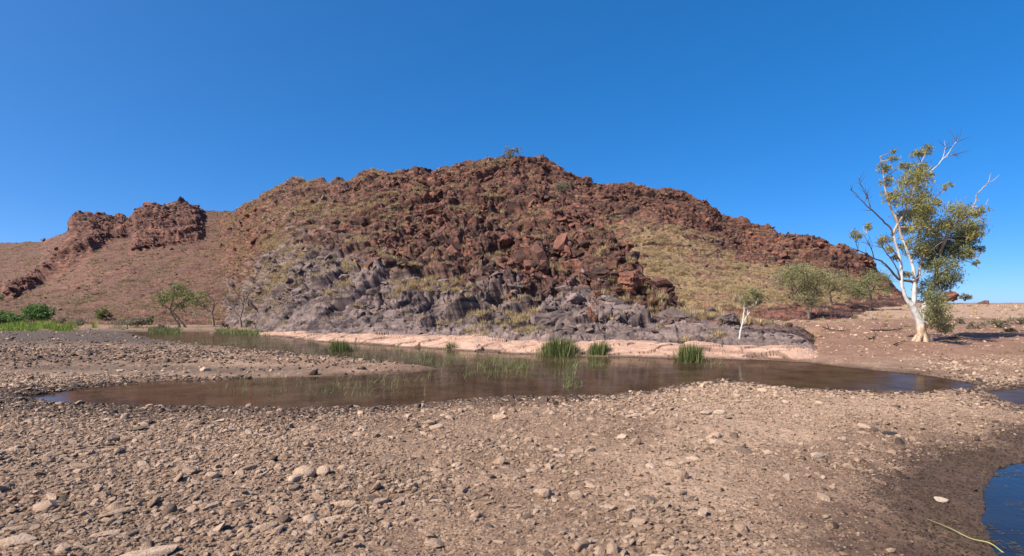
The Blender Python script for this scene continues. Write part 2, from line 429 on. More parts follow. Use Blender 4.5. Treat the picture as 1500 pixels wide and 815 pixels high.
M_BARK_T = bark('peeling_tan_bark', [(0.3, (0.13, 0.08, 0.055)), (0.5, (0.36, 0.24, 0.16)), (0.7, (0.58, 0.46, 0.35))], 4.0)
M_BARK_D = bark('dark_bark', [(0.3, (0.030, 0.022, 0.018)), (0.6, (0.095, 0.068, 0.052)), (0.8, (0.18, 0.135, 0.105))])
M_BARK_G = bark('grey_bark', [(0.3, (0.09, 0.07, 0.055)), (0.55, (0.20, 0.155, 0.12)), (0.8, (0.34, 0.28, 0.23))])
M_DEAD = bark('dead_dark_wood', [(0.3, (0.02, 0.015, 0.012)), (0.7, (0.075, 0.05, 0.038))])
M_STEM = new_mat('yellow_green_stem', 0.5, 0.3)[0]
M_STEM.node_tree.nodes['Principled BSDF'].inputs['Base Color'].default_value = (0.30, 0.29, 0.11, 1)

# ------------------------------------------------------------------ pools: outlines measured on the water plane z = 0
def ppt(px, y):
    d = EYE * F / (y - HZ)
    return ((px - 750) / F * d, d)
LEDGE_TOE = [(380, 491), (450, 499), (550, 506), (650, 512), (750, 518), (850, 522), (950, 524), (1050, 526), (1150, 529), (1200, 532), (1240, 537)]
POOL_MAIN = [ppt(*q) for q in [(30, 582), (60, 588), (150, 594), (300, 598), (450, 600), (550, 597), (640, 588), (750, 582), (865, 580), (950, 574), (1000, 564), (1050, 557),
             (1100, 561), (1180, 572), (1300, 578), (1380, 573), (1440, 566), (1400, 556), (1330, 547), (1270, 541), (1230, 536)]
             + [q for q in LEDGE_TOE[::-1] if q[0] < 1230] + [(340, 487), (180, 486), (205, 492), (240, 499), (330, 508), (420, 517), (520, 527), (620, 535), (650, 540), (600, 546), (500, 551), (330, 556), (230, 559), (130, 568)]]
POOL_NEAR = [ppt(*q) for q in [(1600, 655), (1520, 672), (1465, 688), (1441, 702), (1434, 730), (1440, 768), (1460, 800), (1476, 830), (1500, 880), (1600, 980), (1750, 980), (1800, 700)]]
POOL_SIDE = [ppt(*q) for q in [(1448, 573), (1480, 568), (1580, 565), (1620, 600), (1540, 606), (1500, 598), (1468, 585)]]
POOLS = [POOL_MAIN, POOL_NEAR, POOL_SIDE]
def sdf_poly(x, y, poly):
    d = np.full(x.shape, 1e9); inside = np.zeros(x.shape, bool)
    n = len(poly)
    for i in range(n):
        ax, ay = poly[i]; bx, by = poly[(i + 1) % n]
        ex, ey = bx - ax, by - ay
        t = np.clip(((x - ax) * ex + (y - ay) * ey) / (ex * ex + ey * ey + 1e-12), 0, 1)
        d = np.minimum(d, (x - ax - t * ex) ** 2 + (y - ay - t * ey) ** 2)
        c = (ay > y) != (by > y)
        xs = ax + (y - ay) / (by - ay + 1e-12) * ex
        inside ^= c & (x < xs)
    d = np.sqrt(d)
    return np.where(inside, -d, d)
TOE_PX = np.array([q[0] for q in LEDGE_TOE], float)
TOE_D = np.array([EYE * F / (q[1] - HZ) for q in LEDGE_TOE])
def ground_info(x, y):
    x = np.asarray(x, float); y = np.asarray(y, float)
    yy = np.maximum(y, 1.0)
    px = 750 + F * x / yy
    sd = [sdf_poly(x, y, p) for p in POOLS]
    p3 = np.stack([x, y, np.zeros_like(x)], 1)
    wob = 0.16 * fbm(p3 * 1.3, 4, 5) * np.clip(yy / 9, 0.6, 2.2)
    s = np.minimum(np.minimum(sd[0], sd[1]), sd[2]) + wob
    out = np.maximum(s, 0)
    z = np.where(s > 0, 0.012 + 0.075 * (1 - np.exp(-out / 0.9)) + 0.05 * (1 - np.exp(-out / 4.0)), -0.34 * (1 - np.exp(s / 0.9)))
    shallow = np.exp(-((px - 640) / 170) ** 2) * sstep(15, 17, yy) * sstep(40, 24, yy)
    z = np.where(s < 0, z * (1 - 0.55 * shallow), z)
    # lumps and grit
    land = sstep(-0.15, 0.25, s)
    near = sstep(60, 12, yy)
    z = z + land * near * (0.040 * fbm(p3 * 0.55, 3, 21) + 0.024 * fbm(p3 * 2.6, 3, 31) + 0.020 * fbm(p3 * 9.0, 3, 41, 0.65))
    # low gravel bar on the left, with its dark near bank
    bar = np.exp(-((px - 120) / 420) ** 4) * np.exp(-((yy - 19.0) / 2.6) ** 2) * sstep(0.0, 0.9, s)
    z = z + 0.13 * bar
    # right-hand bank rises towards the plain, then falls away behind its brow
    rt = sstep(0, 1, (px - np.interp(yy, [20, 31], [1130, 990])) / np.interp(yy, [20, 31], [120, 110])) * sstep(0.0, 1.0, s)
    up = 0.050 * np.maximum(np.minimum(yy, 66) - 16.8, 0)
    up = up - 0.03 * np.maximum(yy - 72, 0)
    z = z + rt * np.maximum(up, -2.5) * 1.0
    z = z + rt * sstep(17, 24, yy) * (0.07 * fbm(p3 * 0.5, 3, 51) + 0.05 * fbm(p3 * 1.9, 3, 61))
    # nothing of the riverbed shows under the ledge and the hill
    td = np.interp(px, TOE_PX, TOE_D)
    und = sstep(375, 395, px) * sstep(1205, 1150, px) * sstep(0.5, 1.2, yy - td) * np.where(px > 1000, sstep(30.5, 28.0, yy), 1.0)
    z = z * (1 - und) - 0.7 * und
    return z, s, px, sd, rt
def gz(x, y): return ground_info(np.atleast_1d(x), np.atleast_1d(y))[0]
def on_ground(px, y):
    """world point of the ground seen at pixel (px, y)"""
    z = 0.1
    for _ in range(12):
        d = (EYE - z) * F / (y - HZ)
        z = 0.5 * z + 0.5 * float(gz((px - 750) / F * d, d)[0])
    return Vector(((px - 750) / F * d, d, z))

# ------------------------------------------------------------------ riverbed
ys = np.concatenate([np.linspace(-60, 2.4, 14), EYE * F / (np.linspace(920, 483, 345) - HZ), np.geomspace(51, 140, 40), np.geomspace(150, 6000, 24)])
u_in = np.linspace(-1.0, 1.0, 720)
u_out = 1.0 + np.geomspace(0.02, 3.0, 26)
u = np.concatenate([-u_out[::-1], u_in, u_out])
def bed_x(u, y):
    ye = np.maximum(y, 3.4)
    i = np.clip(u, -1, 1) * 1.0 * ye
    o = np.sign(u) * np.maximum(np.abs(u) - 1, 0)
    return i + o * (ye * 1.2 + 14)
UU, YY = np.meshgrid(u, ys)
XX = bed_x(UU, YY)
gx, gy = XX.ravel(), YY.ravel()
z, s, px, sd, rt = ground_info(gx, gy)
z = np.where(gy > 140, np.minimum(z, 0.1) - np.where(px > 900, 2.2, 0) * 1.0, z)
me = np_mesh('riverbed', np.stack([gx, gy, z], 1), grid_faces(len(ys), len(u)), M_GROUND, True)
p3 = np.stack([gx, gy, np.zeros_like(gx)], 1)
nz = fbm(p3 * 0.8, 4, 71)
nz2 = fbm(p3 * 2.2, 4, 73)
wet = np.where(s < 0, 1.0, np.exp(-np.maximum(s, 0) / 0.55)) * (0.8 + 0.5 * nz2)
wet_near = sstep(1.6, 0.1, sd[1] + 0.55 * nz + 0.5 * nz2 + 0.5 * fbm(p3 * 6.0, 3, 75)) * 0.9                     # damp mud beside the near pool
dark_shore = sstep(2.6, 0.2, sd[0] + 0.9 * nz) * sstep(14, 11.5, gy) * sstep(1050, 850, px) * 0.8
dark_shore = np.maximum(dark_shore, 0.65 * sstep(450, 100, px) * np.exp(-((gy - 17.3) / 1.3) ** 2))
wet = np.clip(np.maximum(np.maximum(wet, wet_near), dark_shore), 0, 1)
straw = rt * sstep(30, 40, gy + 6 * nz) * sstep(90, 70, gy)
red = np.clip(rt * sstep(16.6, 19.5, gy) - 0.75 * straw, 0, 1)
red = np.maximum(red, sstep(55, 70, gy))
pale = sstep(780, 1050, px + 160 * nz) * sstep(1.0, 2.4, sd[1] + 0.7 * nz) * sstep(15, 12.5, gy) * 0.85
pale = np.maximum(pale, 0.4 * sstep(0.1, 0.6, nz) * sstep(13, 8, gy))
pale = np.maximum(pale, straw * 0.8)
mud = sstep(520, 250, px) * np.exp(-((gy - 36) / 13.0) ** 2) + sstep(700, 400, px) * np.exp(-((gy - 15.2) / 1.4) ** 2) * 0.55
set_mask(me, np.stack([wet, red, pale, np.clip(mud, 0, 1)], 1))
tag(obj('riverbed', me), 'stony brown river bed with dry gravel and damp mud', kind='structure')

# one still sheet fills every hollow of the bed up to the same level; the banks rise through it
def water_sheet(x0, x1, y0, y1, mat, label):
    wv = np.array([(x0, y0, 0), (x1, y0, 0), (x1, y1, 0), (x0, y1, 0)], float)
    tag(obj('water', np_mesh('water', wv, np.array([[0, 1, 2, 3]]), mat)), label, kind='structure')
water_sheet(-52, 22, 8.4, 60, M_WATER, 'shallow brown water below the red hill')
water_sheet(2.0, 16, 1.2, 8.3, M_WATER2, 'small pool reflecting blue sky beside damp mud')

# ------------------------------------------------------------------ hills
def loft(cols, ncol, seg_rows, jit=0.0, seed=0, back=True):
    """cols: (px, [(row, distance), ...]) from toe to ridge; a real sheet of ground through those points"""
    pxs = np.array([c[0] for c in cols], float)
    K = len(cols[0][1])
    px = np.linspace(pxs[0], pxs[-1], ncol)
    D = np.stack([np.interp(px, pxs, [c[1][k][1] for c in cols]) for k in range(K)], 0)
    Y = np.stack([np.interp(px, pxs, [c[1][k][0] for c in cols]) for k in range(K)], 0)
    Z = EYE + (HZ - Y) / F * D
    X = (px[None] - 750) / F * D
    if back:
        X = np.concatenate([X, X[-1:] * 1.03, X[-1:] * 1.12, X[-1:] * 1.7], 0)
        Z = np.concatenate([Z, Z[-1:] - 0.6, Z[-1:] * 0.55, Z[-1:] * 0 - 4], 0)
        D = np.concatenate([D, D[-1:] * 1.03, D[-1:] * 1.12, D[-1:] * 1.7], 0)
        seg_rows = list(seg_rows) + [8, 8, 5]
    rows = []
    for k in range(len(seg_rows)):
        n = seg_rows[k]
        for i in range(n):
            t = i / n
            rows.append(((1 - t) * X[k] + t * X[k + 1], (1 - t) * D[k] + t * D[k + 1], (1 - t) * Z[k] + t * Z[k + 1]))
    rows.append((X[-1], D[-1], Z[-1]))
    P = np.array(rows).transpose(0, 2, 1)        # rows, cols, 3
    # soften the kinks between stations
    for _ in range(6):
        P[1:-1] = 0.25 * P[:-2] + 0.5 * P[1:-1] + 0.25 * P[2:]
    return P
def grid_normals(P):
    du = np.gradient(P, axis=1); dv = np.gradient(P, axis=0)
    n = np.cross(du, dv)
    n /= np.linalg.norm(n, axis=2, keepdims=True) + 1e-9
    n[n[..., 2] < 0] *= -1
    return n
def scr(P):
    """pixel column and row of points, used only to say where on the hill a rock band lies"""
    return 750 + F * P[..., 0] / P[..., 1], HZ - F * (P[..., 2] - EYE) / P[..., 1]

def beds(p, deg, sc, along, seed, tilt=0.7):
    q = rot_y(p, deg)
    q = q / sc * np.array([1.0 / along, 0.9, 1.5])
    return cells(q + 40.0, seed, tilt)

HILLS = {}
def build_hill(key, P, label, mat, amp_f, grey_f, grass_f, or_f, degs, scales, seed, strat=1.0):
    name = 'hill'
    nr, nc = P.shape[:2]
    N = grid_normals(P).reshape(-1, 3)
    p = P.reshape(-1, 3).copy()
    sx, sy = scr(p)
    A = amp_f(sx, sy, p)                       # 0..1 how rocky
    warp = np.stack([fbm(p * 0.35 + 3, 3, seed + 50), fbm(p * 0.35 + 9, 3, seed + 51), fbm(p * 0.35 + 15, 3, seed + 52)], 1)
    q = p + 0.9 * warp + 0.16 * np.stack([vnoise(p * 3.1, seed + 53), vnoise(p * 3.1 + 7, seed + 54), vnoise(p * 3.1 + 13, seed + 55)], 1)
    def field(deg):
        h1, r1, e1 = beds(q, deg, scales[0], 2.0, seed + 1)
        h2, r2, e2 = beds(q, deg, scales[1], 1.9, seed + 2)
        h3, r3, e3 = beds(q, deg, scales[2], 1.6, seed + 3)
        h = scales[0] * 0.36 * h1 + scales[1] * 0.46 * h2 + scales[2] * 0.62 * h3 - 0.25 * scales[2] * np.exp(-e3 / 0.07)
        h = h - 0.25 * scales[1] * np.exp(-e2 / 0.06) - 0.3 * scales[0] * np.exp(-e1 / 0.05)
        return h, 0.5 * r1 + 0.3 * r2 + 0.2 * r3
    def strata(deg):
        c = rot_y(q, deg)
        out = 0; rr = 0
        for th, kk, sd_ in ((1.9, 0.40, 1), (0.7, 0.42, 2)):
            t = c[:, 2] / th + 0.18 * c[:, 1] / th + 0.55 * fbm(p * 0.16 + 3 * sd_, 3, seed + 70 + sd_)
            k = np.floor(t); f = t - k
            r_ = h01(k, np.floor(c[:, 0] / (7 * th) + 0.4 * vnoise(p * 0.3, seed + 75)), 0 * k, seed + sd_)
            out = out + th * kk * ((r_ - 0.5) * 1.3 + 0.55 * f - 0.28); rr = rr + 0.5 * r_
        return out * sstep(-0.28, 0.12, fbm(p * 0.14 + 21, 3, seed + 77)), rr
    hA, rA = field(degs[0])
    s1, sr = strata(degs[0])
    hA = hA * 0.98 + strat * s1; rA = 0.55 * rA + 0.45 * sr
    if degs[1] is not None:
        hB, rB = field(degs[1])
        s1, sr = strata(degs[1])
        hB = hB * 0.98 + strat * s1; rB = 0.55 * rB + 0.45 * sr
        w = sstep(-0.12, 0.12, (sx - degs[2]) / degs[3] + 0.3 * warp[:, 0])
        h = hA * (1 - w) + hB * w; r = np.where(w > 0.5, rB, rA)
    else: h, r = hA, rA
    big = fbm(p * 0.09 + 5, 3, seed + 60) * 2.2 + fbm(p * 0.25, 3, seed + 61) * 0.7
    small = 0.10 * fbm(p * 2.2, 3, seed + 62) + 0.22 * (0.5 - np.abs(fbm(p * 1.5 + 30, 4, seed + 63, 0.6)))
    fade = np.clip(np.linspace(0, nr - 1, nr) / 6.0, 0, 1)
    fade = np.repeat(fade, nc)
    edge = np.minimum(np.arange(nc), nc - 1 - np.arange(nc)) / (nc * 0.04)
    edge = np.tile(np.clip(edge, 0, 1), nr)
    hg = h.reshape(nr, nc)
    for _ in range(1):
        hg[1:-1] = 0.25 * hg[:-2] + 0.5 * hg[1:-1] + 0.25 * hg[2:]
        hg[:, 1:-1] = 0.25 * hg[:, :-2] + 0.5 * hg[:, 1:-1] + 0.25 * hg[:, 2:]
    h = hg.ravel()
    if key == 'front':                       # quiet at the foot, where it meets the ledge
        toe = np.repeat(np.clip((np.arange(nr) - 8) / 46.0, 0, 1), nc)
        big = big * toe; h = h * (0.6 + 0.4 * toe)
    disp = (A * h + (0.15 + 0.5 * A) * big + small * (0.4 + A)) * fade * edge
    dg = disp.reshape(nr, nc)                # faces stretched over a tall step are evened out along it
    gr_ = np.zeros_like(dg)
    dv = np.abs(np.diff(dg, axis=0)); du = np.abs(np.diff(dg, axis=1))
    gr_[1:] = np.maximum(gr_[1:], dv); gr_[:-1] = np.maximum(gr_[:-1], dv); gr_[:, 1:] = np.maximum(gr_[:, 1:], du); gr_[:, :-1] = np.maximum(gr_[:, :-1], du)
    m_ = sstep(0.16, 0.42, gr_) * (0.85 if key == 'front' else 0.0)
    for _ in range(1):
        m_[1:-1] = np.maximum(m_[1:-1], 0.8 * np.maximum(m_[:-2], m_[2:])); m_[:, 1:-1] = np.maximum(m_[:, 1:-1], 0.8 * np.maximum(m_[:, :-2], m_[:, 2:]))
    bl = dg.copy()
    for _ in range(2):
        bl[1:-1] = 0.25 * bl[:-2] + 0.5 * bl[1:-1] + 0.25 * bl[2:]
        bl[:, 1:-1] = 0.25 * bl[:, :-2] + 0.5 * bl[:, 1:-1] + 0.25 * bl[:, 2:]
    disp = (dg * (1 - m_) + bl * m_).ravel()
    disp = disp + 0.05 * fade * edge * fbm(p * 6.0, 2, seed + 64)
    d = N * 0.75 + np.array([-0.15, -0.35, 0.45])
    d /= np.linalg.norm(d, axis=1, keepdims=True)
    p2 = p + d * disp[:, None]
    if key == 'front': p2[:, 2] -= 0.6 * sstep(1165, 1235, sx) + 0.5 * np.repeat(np.clip(1 - np.arange(nr) / 9.0, 0, 1), nc)
    me = np_mesh(name, p2, grid_faces(nr, nc), mat, False)
    grey = grey_f(sx, sy, p); grass = grass_f(sx, sy, p) + 0.35 * warp[:, 1]
    n2 = grid_normals(p2.reshape(nr, nc, 3)).reshape(-1, 3)
    flat = sstep(0.55, 0.85, n2[:, 2])
    grass = grass * (0.35 + 0.65 * flat)
    orange = or_f(sx, sy, p) * (1 - 0.5 * flat) + 0.25 * (r - 0.5)
    set_mask(me, np.clip(np.stack([r, grey, grass, orange], 1), 0, 1))
    o = tag(obj(name, me), label, kind='structure')
    HILLS[key] = (p2.reshape(nr, nc, 3), n2.reshape(nr, nc, 3), A.reshape(nr, nc), grey.reshape(nr, nc), grass.reshape(nr, nc))
    return o

def g2(sx, sy, cx, cy, wx, wy): return np.exp(-((sx - cx) / wx) ** 2 - ((sy - cy) / wy) ** 2)

# the front hill: pixel column, then (row, distance) of toe, slab top, mid slope, shoulder, crest
def fr(px, *st): return (px, list(st))
FRONT = [
    fr(312, (488, 61), (451, 77), (397, 98), (352, 121), (317, 139)),
    fr(345, (488, 55), (447, 67), (388, 85), (338, 102), (310, 115)),
    fr(385, (489, 43), (442, 52), (372, 68), (320, 82), (287, 94)),
    fr(430, (490, 38), (440, 45), (360, 62), (305, 76), (262, 88)),
    fr(490, (490, 35), (440, 41), (355, 58), (305, 71), (265, 82)),
    fr(550, (491, 32), (437, 38), (345, 55), (290, 68), (244, 80)),
    fr(600, (492, 30), (436, 36), (342, 53), (290, 66), (250, 78)),
    fr(650, (493, 28.4), (436, 34), (340, 51), (288, 64), (247, 76)),
    fr(700, (494, 27), (436, 33), (338, 49), (285, 62), (241, 74)),
    fr(745, (496, 26), (436, 32), (340, 48), (285, 60), (240, 72)),
    fr(775, (496, 25.3), (436, 31.3), (345, 45), (295, 56), (255, 67)),
    fr(800, (497, 24.8), (437, 30.5), (352, 43), (310, 52), (275, 61)),
    fr(850, (498, 24.3), (440, 29.5), (372, 38.5), (338, 44), (310, 51)),
    fr(900, (499, 23.9), (446, 28.5), (398, 34.5), (372, 38.5), (350, 43)),
    fr(950, (500, 23.5), (456, 27.5), (424, 31.5), (408, 34), (392, 37.5)),
    fr(1000, (501, 23), (468, 26), (447, 29), (438, 31), (428, 33.5)),
    fr(1050, (503, 22.6), (481, 24.8), (468, 27), (462, 29), (456, 31)),
    fr(1100, (505, 22.1), (489, 23.8), (479, 26), (474, 28), (469, 30)),
    fr(1150, (507, 21.6), (495, 23.2), (486, 25.4), (480, 27.5), (474, 29.5)),
    fr(1200, (513, 20.8), (506, 22.5), (496, 24.6), (488, 26.6), (480, 29)),
    fr(1235, (525, 20.0), (517, 22.0), (508, 24.2), (500, 26.2), (492, 29)),
]
Pf = loft(FRONT, 1000, [80, 180, 145, 105])
def a_front(sx, sy, p):
    slab = sstep(440, 478, sy) * (1 - 0.5 * g2(sx, sy, 860, 460, 60, 60))
    a = 0.72 + 0.40 * g2(sx, sy, 800, 380, 190, 90) + 0.25 * g2(sx, sy, 540, 390, 120, 60) + 0.2 * g2(sx, sy, 680, 270, 90, 50)
    a = a * (1 - 0.52 * slab)
    a = a * (1 - 0.35 * sstep(560, 380, sx) * sstep(460, 330, sy))
    return np.clip(a * (1 - 0.55 * sstep(1000, 1130, sx)), 0.1, 1.05)
def grey_front(sx, sy, p):
    line = np.interp(sx, [330, 420, 520, 640, 760, 880, 980, 1080, 1240], [410, 415, 425, 432, 438, 440, 462, 470, 480])
    return sstep(-75, 50, sy - line) * 0.95 + 0.35 * g2(sx, sy, 430, 400, 90, 50) + 0.22 * g2(sx, sy, 640, 400, 120, 50) + 0.28 * sstep(640, 460, sx) - 0.9 * sstep(1165, 1215, sx) - 0.6 * sstep(430, 345, sx)
def grass_front(sx, sy, p):
    g = 0.42 * sstep(520, 380, sx) + 0.25 * g2(sx, sy, 600, 300, 120, 80) + 0.2 * g2(sx, sy, 590, 420, 90, 35) + 0.2 * g2(sx, sy, 690, 440, 60, 45) + 0.3 * g2(sx, sy, 900, 420, 40, 25)
    g = g + 0.6 * sstep(1000, 1080, sx) * sstep(478, 460, sy) * sstep(1180, 1120, sx) * 0.6 + 0.36
    return g * (1 - 0.9 * sstep(448, 480, sy)) * (1 - 0.45 * sstep(425, 450, sy) * sstep(700, 640, sx))
def orange_front(sx, sy, p):
    return 0.10 + 0.45 * g2(sx, sy, 720, 420, 45, 40) + 0.45 * g2(sx, sy, 870, 440, 35, 40) + 0.3 * g2(sx, sy, 760, 260, 120, 40) + 0.2 * g2(sx, sy, 840, 400, 120, 50)
hill_front = build_hill('front', Pf, 'rugged red rock hill with grey polished slabs at its foot', M_HILL, a_front, grey_front, grass_front, orange_front, (32, -18, 800, 500), (2.6, 1.05, 0.42), 100)

# the ridge running back and down to the right behind it
BACK = [
    fr(640, (352, 67), (330, 76), (290, 84), (262, 92), (246, 97)),
    fr(700, (342, 65), (320, 74), (275, 84), (245, 92), (234, 97)),
    fr(740, (354, 63), (330, 72), (280, 82), (245, 91), (226, 96)),
    fr(765, (366, 61), (340, 70), (285, 81), (248, 91), (226, 96)),
    fr(800, (391, 57), (360, 66), (305, 79), (258, 90), (236, 95)),
    fr(850, (424, 51), (385, 60), (335, 75), (285, 87), (255, 94)),
    fr(900, (452, 46), (405, 55), (350, 72), (300, 86), (270, 93)),
    fr(930, (468, 43), (415, 52), (355, 71), (302, 85), (265, 92)),
    fr(960, (482, 41), (425, 50), (362, 70), (308, 84), (271, 92)),
    fr(1000, (505, 37), (438, 46), (375, 68), (320, 83), (279, 91)),
    fr(1035, (520, 34.5), (446, 43.5), (385, 66), (335, 82), (288, 90)),
    fr(1060, (533, 32), (452, 41), (392, 65), (348, 81), (305, 90)),
    fr(1100, (552, 29), (460, 38), (402, 62), (364, 79), (327, 88)),
    fr(1150, (567, 27), (466, 36), (412, 60), (376, 77), (340, 86)),
    fr(1200, (569, 27), (468, 36), (422, 58), (386, 75), (346, 84)),
    fr(1235, (566, 28), (468, 37), (430, 57), (398, 74), (360, 83)),
    fr(1265, (562, 29), (468, 38), (438, 56), (412, 73), (380, 82)),
    fr(1290, (555, 31), (467, 40), (445, 56), (428, 72), (402, 81)),
    fr(1330, (548, 33), (466, 42), (452, 56), (444, 71), (434, 80)),
    fr(1380, (544, 35), (466, 44), (456, 58), (452, 70), (449, 80)),
    fr(1440, (542, 37), (468, 46), (460, 58), (458, 70), (456, 80)),
]
Pb = loft(BACK, 560, [14, 80, 80, 90])
RX = [c[0] for c in BACK]; RY = [c[1][-1][0] for c in BACK]
def crag_b(sx, sy):
    top = np.interp(sx, RX, RY)
    w = np.interp(sx, [700, 800, 930, 1050, 1150, 1250, 1300], [95, 75, 55, 60, 50, 45, 20])
    return sstep(1.15, 0.75, (sy - top) / w)
def a_back(sx, sy, p): return np.clip(0.22 + 0.55 * crag_b(sx, sy) * sstep(1330, 1270, sx), 0, 1)
def grass_back(sx, sy, p): return (0.50 * (1 - crag_b(sx, sy)) + 0.22) * (1 - 0.75 * sstep(440, 462, sy + 0.12 * (sx - 1150)))
hill_back = build_hill('back', Pb, 'craggy red ridge with straw coloured grass on its slope', M_HILL, a_back, lambda a, b, c: 0 * a + 0.05, grass_back,
                       lambda sx, sy, p: 0.18 + 0.25 * crag_b(sx, sy), (-22, None), (2.8, 1.3, 0.6), 300)
# the far slope on the left with two crags on its brow
LEFT = [
    fr(-420, (484, 58), (450, 80), (420, 110), (385, 150), (364, 200)),
    fr(-100, (484, 58), (450, 80), (420, 110), (380, 150), (360, 200)),
    fr(0, (484, 58), (452, 78), (420, 108), (380, 150), (357, 195)),
    fr(60, (484, 58), (450, 78), (415, 105), (375, 145), (354, 185)),
    fr(95, (484, 58), (450, 76), (410, 100), (365, 130), (340, 165)),
    fr(112, (484, 58), (450, 76), (405, 100), (355, 125), (325, 145)),
    fr(135, (484, 58), (450, 75), (400, 98), (350, 122), (323, 142)),
    fr(185, (484, 58), (448, 74), (395, 96), (350, 120), (326, 142)),
    fr(200, (484, 58), (447, 74), (395, 96), (345, 119), (312, 138)),
    fr(225, (484, 58), (447, 74), (395, 96), (345, 118), (306, 136)),
    fr(290, (485, 58), (447, 74), (392, 95), (345, 117), (308, 136)),
    fr(330, (485, 58), (445, 74), (390, 95), (345, 118), (309, 138)),
    fr(440, (485, 58), (445, 74), (390, 95), (345, 118), (306, 138)),
]
Pl = loft(LEFT, 640, [60, 90, 90, 70])
def seg_d(sx, sy, a, b):
    ex, ey = b[0] - a[0], b[1] - a[1]
    t = np.clip(((sx - a[0]) * ex + (sy - a[1]) * ey) / (ex * ex + ey * ey), 0, 1)
    return np.hypot(sx - a[0] - t * ex, sy - a[1] - t * ey), t
def crag_l(sx, sy):
    d1, t1 = seg_d(sx, sy, (15, 428), (95, 382))
    d2, t2 = seg_d(sx, sy, (95, 378), (150, 340))
    c = np.maximum(sstep(15, 5, d1), sstep(22, 9, d2))
    c = np.maximum(c, sstep(100, 112, sx) * sstep(205, 180, sx) * sstep(352, 340, sy))
    c = np.maximum(c, sstep(190, 203, sx) * sstep(302, 288, sx) * sstep(364, 352, sy + 0.15 * (sx - 250)))
    return c
def a_left(sx, sy, p): return np.clip(0.12 + 0.75 * crag_l(sx, sy), 0, 1)
# push the crag bands out of the slope before breaking them up
nl = grid_normals(Pl)
lx, ly = scr(Pl)
Pl = Pl + nl * (crag_l(lx, ly) * 1.5)[..., None] * np.array([1, 1, 1])
hill_left = build_hill('left', Pl, 'brown scree slope with two red crags on its brow', M_HILL_LEFT, a_left, lambda a, b, c: 0 * a, lambda sx, sy, p: 0.55 * (1 - crag_l(sx, sy)) + 0.05,
                       lambda sx, sy, p: 0.12 + 0.35 * crag_l(sx, sy) + 0.3 * g2(sx, sy, 330, 420, 60, 25) + 0.3 * g2(sx, sy, 110, 450, 80, 25), (30, None), (3.6, 1.7, 0.8), 500)

# ------------------------------------------------------------------ pink ledge along the water
LB = {380: (487, 42.5), 450: (488, 38), 550: (490, 32.2), 650: (492, 28.8), 750: (495, 26.2), 850: (497, 24.9), 950: (499, 24.2), 1050: (502, 23.2), 1150: (506, 22.2), 1200: (512, 21.2), 1240: (526, 19.6)}
cols = []
for (x, y), dt in zip(LEDGE_TOE, TOE_D):
    yb, db = LB[x]
    zb = EYE + (HZ - yb) / F * db
    yof = lambda zz, d: HZ - (zz - EYE) * F / d
    cols.append((x, [(yof(-0.45, dt - 0.35), dt - 0.35), (yof(0.02, dt + 0.05), dt + 0.05), (yof(zb * 0.62, dt + 0.45 * (db - dt) * 0.6), dt + 0.45 * (db - dt) * 0.6), (yof(zb * 0.95, dt + 0.6 * (db - dt)), dt + 0.6 * (db - dt)), (yb, db), (yof(zb + 0.1, db + 1.4), db + 1.4)]))
P = loft(cols, 700, [10, 22, 26, 24, 12], back=False)
N = grid_normals(P).reshape(-1, 3); p = P.reshape(-1, 3)
h1, r1, e1 = cells(rot_y(p, -20) / np.array([1.9, 0.9, 0.8]) + 0.25 * np.stack([vnoise(p * .8), vnoise(p * .8 + 5), vnoise(p * .8 + 9)], 1), 801, 0.35)
h2, r2, e2 = cells(p / np.array([0.7, 0.4, 0.4]), 802, 0.4)
disp = 0.17 * h1 + 0.05 * h2 + 0.16 * fbm(p * 0.5, 3, 803) + 0.03 * fbm(p * 3, 3, 804) - 0.06 * np.exp(-e1 / 0.04)
p2 = p + N * disp[:, None]
lx, ly = scr(p2)
p2[:, 2] -= 0.30 * sstep(1165, 1238, lx)
row = np.repeat(np.linspace(0, 1, P.shape[0]), P.shape[1])
me = np_mesh('rock_ledge', p2, grid_faces(*P.shape[:2]), M_LEDGE, False)
set_mask(me, np.clip(np.stack([sstep(0.10, 0.0, p2[:, 2]), sstep(0.66, 0.95, row) * 0.9 + 0.2 * sstep(1050, 1200, lx) * row, 0.7 * np.exp(-e1 / 0.025), 0 * row], 1), 0, 1))
tag(obj('rock_ledge', me), 'smooth pink rock ledge along the waterline', kind='structure')

# ------------------------------------------------------------------ pieces that repeat: rocks, stones, tussocks
def block_mesh(name, seed, mat, dims=(1, .75, .5), cuts=9):
    """angular block: a box trimmed by random planes, about 1 m long"""
    r = random.Random(seed)
    bm = bmesh.new()
    bmesh.ops.create_cube(bm, size=1.0)
    for v in bm.verts: v.co = Vector((v.co.x * dims[0], v.co.y * dims[1], v.co.z * dims[2]))
    for _ in range(cuts):
        n = Vector((r.gauss(0, 1), r.gauss(0, 1), r.gauss(0, 1))).normalized()
        ext = max(v.co.dot(n) for v in bm.verts)
        res = bmesh.ops.bisect_plane(bm, geom=bm.verts[:] + bm.edges[:] + bm.faces[:], plane_co=n * ext * r.uniform(0.66, 0.9), plane_no=n, clear_outer=True)
        ed = [e for e in res['geom_cut'] if isinstance(e, bmesh.types.BMEdge)]
        if ed: bmesh.ops.contextual_create(bm, geom=ed)
    bmesh.ops.remove_doubles(bm, verts=bm.verts[:], dist=0.02)
    bmesh.ops.recalc_face_normals(bm, faces=bm.faces[:])
    me = bpy.data.meshes.new(name); bm.to_mesh(me); bm.free()
    me.materials.append(mat)
    return me
